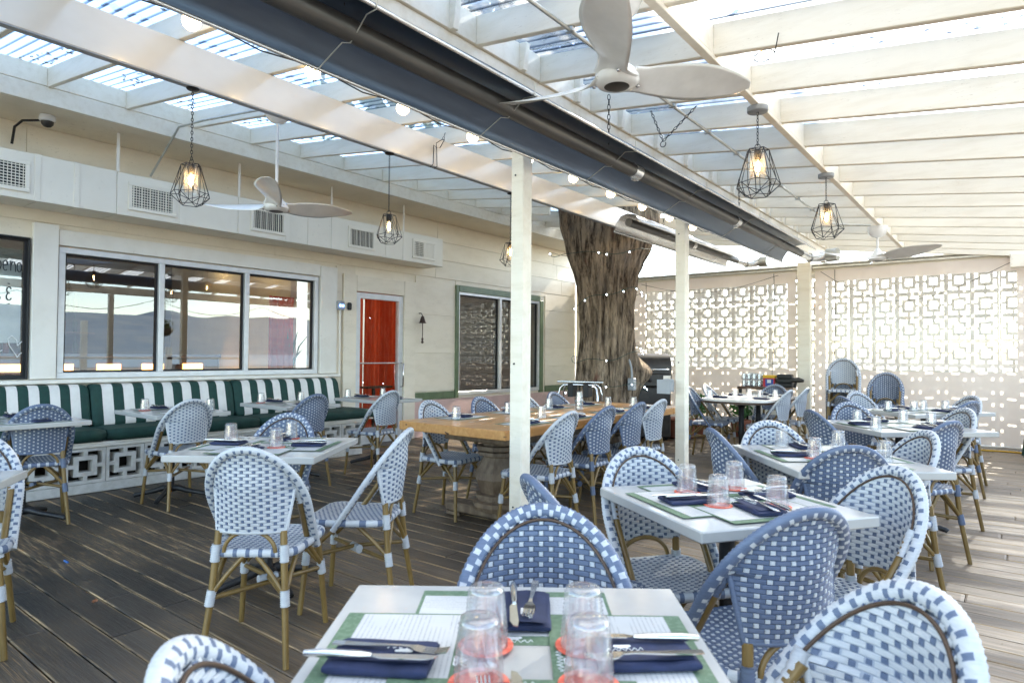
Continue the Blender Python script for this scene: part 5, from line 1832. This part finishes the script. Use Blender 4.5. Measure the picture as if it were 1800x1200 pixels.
h3.tube([(BX + .13, 4.02, 3.13), (BX + .07, 4.0, 3.10), (BX + .05, 4.03, 3.07), (BX + .02, 4.02, 3.10), (BX + .015, 4.02, 2.93), (BX - .02, 4.02, 2.910)], .0035, 5)
h3.tube([(BX + .13, 4.04, 3.13), (BX + .06, 4.06, 3.08), (BX + .016, 4.06, 3.09), (BX + .014, 4.07, 2.92), (BX - .02, 4.07, 2.910)], .0035, 5)
o = h3.build('hook_and_chain', BLACKW)
tag(o, 'black hook and chain draped over the clad beam', 'hook')
dm = thing('dome_camera', 'small white dome security camera under the soffit at upper left', 'security camera', (-6.75, 1.93, 3.344))
MB().lathe([(.06, -.002), (.066, -.03), (.062, -.05), (.05, -.055)], 18).build('housing', WHITEP, dm)
MB().lathe([(.05, -.054), (.045, -.08), (.028, -.10), (.0003, -.108)], 18).build('dome', GRILLP, dm)
MB().tube([(-.05, -.03, -.04), (-.16, -.14, -.05), (-.30, -.16, -.08), (-.37, -.16, -.22)], .011, 6).build('cable', RUBBER, dm)

# ================================================================ THINGS AT THE BACK
sm = thing('smoker', 'tall black barrel smoker standing behind the tree', 'smoker', (-4.42, 9.12, 0), R(38))
boxpart('cabinet', GRILLP, sm, -.26, .26, -.24, .24, .04, .80, .02)
boxpart('control_panel', GRILLP, sm, -.27, .27, -.25, .22, .805, 1.0, .015)
lid = MB()
lp_ = [(-.24, 1.003)] + [(-.24 * math.cos(R(q)), 1.08 + .22 * math.sin(R(q))) for q in range(0, 181, 18)] + [(.24, 1.003)]
vs = [(x, a, b) for x in (-.265, .265) for a, b in lp_]
n = len(lp_)
lid.add(vs, [(i, i + 1, n + i + 1, n + i) for i in range(n - 1)], 0, True); lid.add(vs[:n], [list(range(n))]); lid.add(vs[n:], [list(range(n))[::-1]])
lid.build('lid', GRILLP, sm)
MB().lathe([(.0003, 0), (.028, 0), (.028, .03), (.0003, .03)], 14).build('knob', RUBBER, sm, (-.06, -.255, .90)).rotation_euler = (R(90), 0, 0)
MB().tube([(-.22, -.26, 1.06), (-.2, -.31, 1.06), (.2, -.31, 1.06), (.22, -.26, 1.06)], .012, 8).build('handle', CHROME, sm)
boxpart('label_plate', TRIMW, sm, .14, .25, -.2545, -.251, .83, .97)
for sx in (-1, 1):
    for s_ in (-1, 1):
        MB().lathe([(.0003, -.012), (.03, -.012), (.03, .012), (.0003, .012)], 12).build('wheel', RUBBER, sm, (sx * .2, s_ * .19, .03)).rotation_euler = (0, R(90), 0)

tr = thing('folding_stand', 'folding chrome luggage stand with black straps before the tree', 'stand', (-4.33, 6.95, 0), R(15))
for s in (-1, 1):
    for e in (-1, 1):
        y_ = .10 * e
        MB().tube([(s * .26, y_ * 1.8, 0), (s * .255, y_ * 1.0, .75), (s * .235, y_ * .85, .85), (s * .19, y_ * .8, .89), (0, y_ * .8, .895)], .013, 8).build('leg', CHROME, tr)
MB().tube([(-.30, 0, .925), (.30, 0, .925)], .014, 8).build('top_bar', CHROME, tr)
for sx in (-.10, .10):
    boxpart('strap', RUBBER, tr, sx - .035, sx + .035, -.10, .10, .74, .908, .008)

fl_ = thing('floodlight', 'small grey outdoor floodlight fixed to the rear post', 'floodlight', (-2.45, 5.545, 1.0), R(0))
boxpart('housing', PLGREY, fl_, -.075, .005, -.11, .0, -.07, .05, .012)
MB().prism([(-.10, -.15), (.03, -.15), (.0, -.112), (-.07, -.112)], -.08, .045).build('hood', PLGREY, fl_)

st_ = thing('supply_table', 'narrow wooden service table with black legs against the left curtain', 'table', (-3.08, 10.35, 0))
boxpart('table_top', WOODIN, st_, -.36, .36, -.22, .22, .76, .80, .006)
for sx in (-.32, .32):
    for s_ in (-.18, .18):
        boxpart('leg', BLACKI, st_, sx - .02, sx + .02, s_ - .02, s_ + .02, 0, .757)
boxpart('panel', TRIMW, st_, -.29, .29, .12, .14, .15, .70)
rk = thing('glass_rack', 'clear plastic rack of stacked glasses on the service table', 'rack', (-3.24, 10.33, .802))
for i in range(4):
    for j in range(3):
        for k in range(2):
            link('cup', TUM, rk, (-.13 + .078 * i, -.09 + .08 * j, .002 + .104 * k), i)
bx = thing('snack_box', 'red and blue box with yellow top on the service table', 'box', (-2.99, 10.30, .802))
boxpart('body', mat('red carton', (.5, .02, .03), .5), bx, -.085, .085, -.06, .06, 0, .135, .003)
boxpart('blue_panel', mat('blue carton print', (.03, .07, .32), .5), bx, -.05, .07, -.0635, -.0612, .012, .12)
boxpart('white_panel', PRINTW, bx, -.02, .035, -.0655, -.0637, .06, .11)
boxpart('yellow_lid', mat('yellow carton', (.75, .45, .02), .5), bx, -.088, .088, -.063, .063, .136, .18, .004)
for k, l in enumerate(('lower black takeout tray on the service table', 'middle black takeout tray on the service table', 'top black takeout tray on the service table')):
    o = MB().box((0, 0, .033), (.25 - .02 * k, .2, .062), 0, .012).build('black_tray', RUBBER, None, (-2.77, 10.33, .802 + .0655 * k), .05 * k)
    tag(o, l, 'tray', 'black trays stacked on the service table')
hd_ = thing('hand_drill', 'dark cordless tool lying at the right end of the service table', 'tool', (-2.62, 10.27, .802))
MB().tube([(-.05, 0, .11), (.06, 0, .115), (.13, 0, .105)], [.035, .04, .02], 10).build('body', GRILLP, hd_)
MB().tube([(.02, 0, .09), (.0, 0, .0)], .02, 8).build('grip', RUBBER, hd_)
def bush(loc, label, h, n=240, rr=.22):
    t = thing('potted_bush', label, 'plant', loc)
    MB().lathe([(.0003, 0), (.12, 0), (.16, .24), (.165, .26), (.145, .26), (.13, .22), (.0003, .22)], 14).build('pot', mat('terracotta', (.32, .11, .06), .7), t)
    mb = MB()
    for i in range(n):
        d = Vector((random.gauss(0, 1), random.gauss(0, 1), random.gauss(0, 1))).normalized()
        p = Vector((0, 0, .26 + h * .5)) + Vector((d.x * rr, d.y * rr, d.z * h * .5)) * random.random() ** .35
        a = Vector((random.gauss(0, 1), random.gauss(0, 1), .6)).normalized(); b = a.orthogonal().normalized(); s = random.uniform(.03, .055)
        mb.add([p - a * s, p + b * s * .45, p + a * s, p - b * s * .45], [(0, 1, 2, 3)])
    mb.build('leaves', LEAFP, t)
bush((-3.95, 9.9, 0), 'bushy green plant in a terracotta pot beside the rear post', .42)
bush((-3.45, 10.35, 0), 'small green potted plant under the oval table', .3, 140, .18)
bb_ = boxpart('flower_trough', mat('rusty trough', (.22, .07, .035), .7), None, -5.2, -3.9, 9.35, 9.7, 0, .30, .02)
tag(bb_, 'low rusty red trough behind the far end of the wooden table', 'planter')
um = MB()
for k in range(1):
    def fu(u, v):
        a = 2 * PI * u
        r = (.10 + .10 * v) * (1 + .22 * math.sin(a * 7 + v)) * (1 if v > .02 else .1)
        return (r * math.cos(a), r * math.sin(a), 1.02 - .98 * v)
    um.grid(fu, 56, 14)
uo = um.build('closed_parasol', DARKP, None, (.28, 10.35, 0))
tag(uo, 'dark green folded cloth at the right edge of the photo', 'parasol')
eb = thing('emergency_light', 'white box light unit at the right end of the back header', 'light unit', (-.03, 11.21, 2.60))
boxpart('housing', TRIMW, eb, -.02, .34, -.12, .0, -.10, .10, .012)
boxpart('indicator', mat('green indicator', (.05, .25, .1), .4), eb, .17, .20, -.123, -.1205, .01, .035)
sx_ = thing('junction_box', 'grey socket box with conduit fixed to the right side of the tree trunk', 'socket box', (-4.22, 8.13, 0))
boxpart('housing', PLGREY, sx_, -.05, .05, -.04, .04, .78, .95, .01)
MB().tube([(0, 0, .952), (-.02, .02, 1.1), (-.07, .0, 1.28), (-.06, .03, 1.42)], .016, 8).build('conduit', PLGREY, sx_)
ch_ = thing('inside_chair', 'dim rattan chair inside behind the left handwritten window', 'chair', (-7.75, 1.62, 0))
for nm in ('backrest', 'back_hoop', 'seat'):
    CD[nm].build(nm, [BLUES, STRAW, GAPM], ch_)
CD['leg'][0].build('leg', CANE, ch_); CD['leg'][1].build('leg', CANE, ch_); CD['leg'][2].build('leg', CANE, ch_); CD['leg'][3].build('leg', CANE, ch_)
ch_.rotation_euler = (0, 0, R(30))
ch_.location.z = .16
dp = boxpart('inside_platform', WOODIN, None, -8.2, -7.35, 1.0, 2.0, 0, .158)
tag(dp, 'low dark platform inside behind the left window', 'platform')

# litter on the deck
for (x, y), l in (((-3.62, 1.28), 'curled brown dry leaf on the bare aisle of the dark deck'), ((-2.55, 1.30), 'small brown dry leaf near the foot of the back to us chair at left')):
    o = MB().grid(lambda u, v: ((u - .5) * .06, (v - .5) * .03 * math.sin(PI * min(.999, max(.02, u))), .008 + .012 * abs(u - .5) + .01 * abs(v - .5)), 6, 4).build('dry_leaf', mat('dry leaf', (.25, .10, .04), .7), None, (x, y, 0), random.uniform(0, 3))
    tag(o, l, 'leaf')
o = boxpart('blue_straw_end', mat('blue plastic', (.03, .15, .45), .4), None, -4.50, -4.44, 1.42, 1.428, .0006, .008)
tag(o, 'small blue plastic scrap on the dark deck at left', 'scrap')
mb = MB()
for i in range(900):
    x, y = random.uniform(-6.3, .3), random.uniform(.6, 7.5)
    if noise.noise((x * 1.5, y * 1.5, 3)) < .0: continue
    s_ = random.uniform(.002, .007); a = random.uniform(0, 6.3)
    c_, n_ = math.cos(a) * s_, math.sin(a) * s_
    mb.add([(x - c_, y - n_, .001), (x + n_ * .5, y - c_ * .5, .001), (x + c_, y + n_, .001), (x - n_ * .5, y + c_ * .5, .001), (x, y, .004)], [(0, 1, 4), (1, 2, 4), (2, 3, 4), (3, 0, 4)])
cr = mb.build('deck_crumbs', mat('crumbs', (.30, .22, .13), .8))
cr['kind'] = 'stuff'
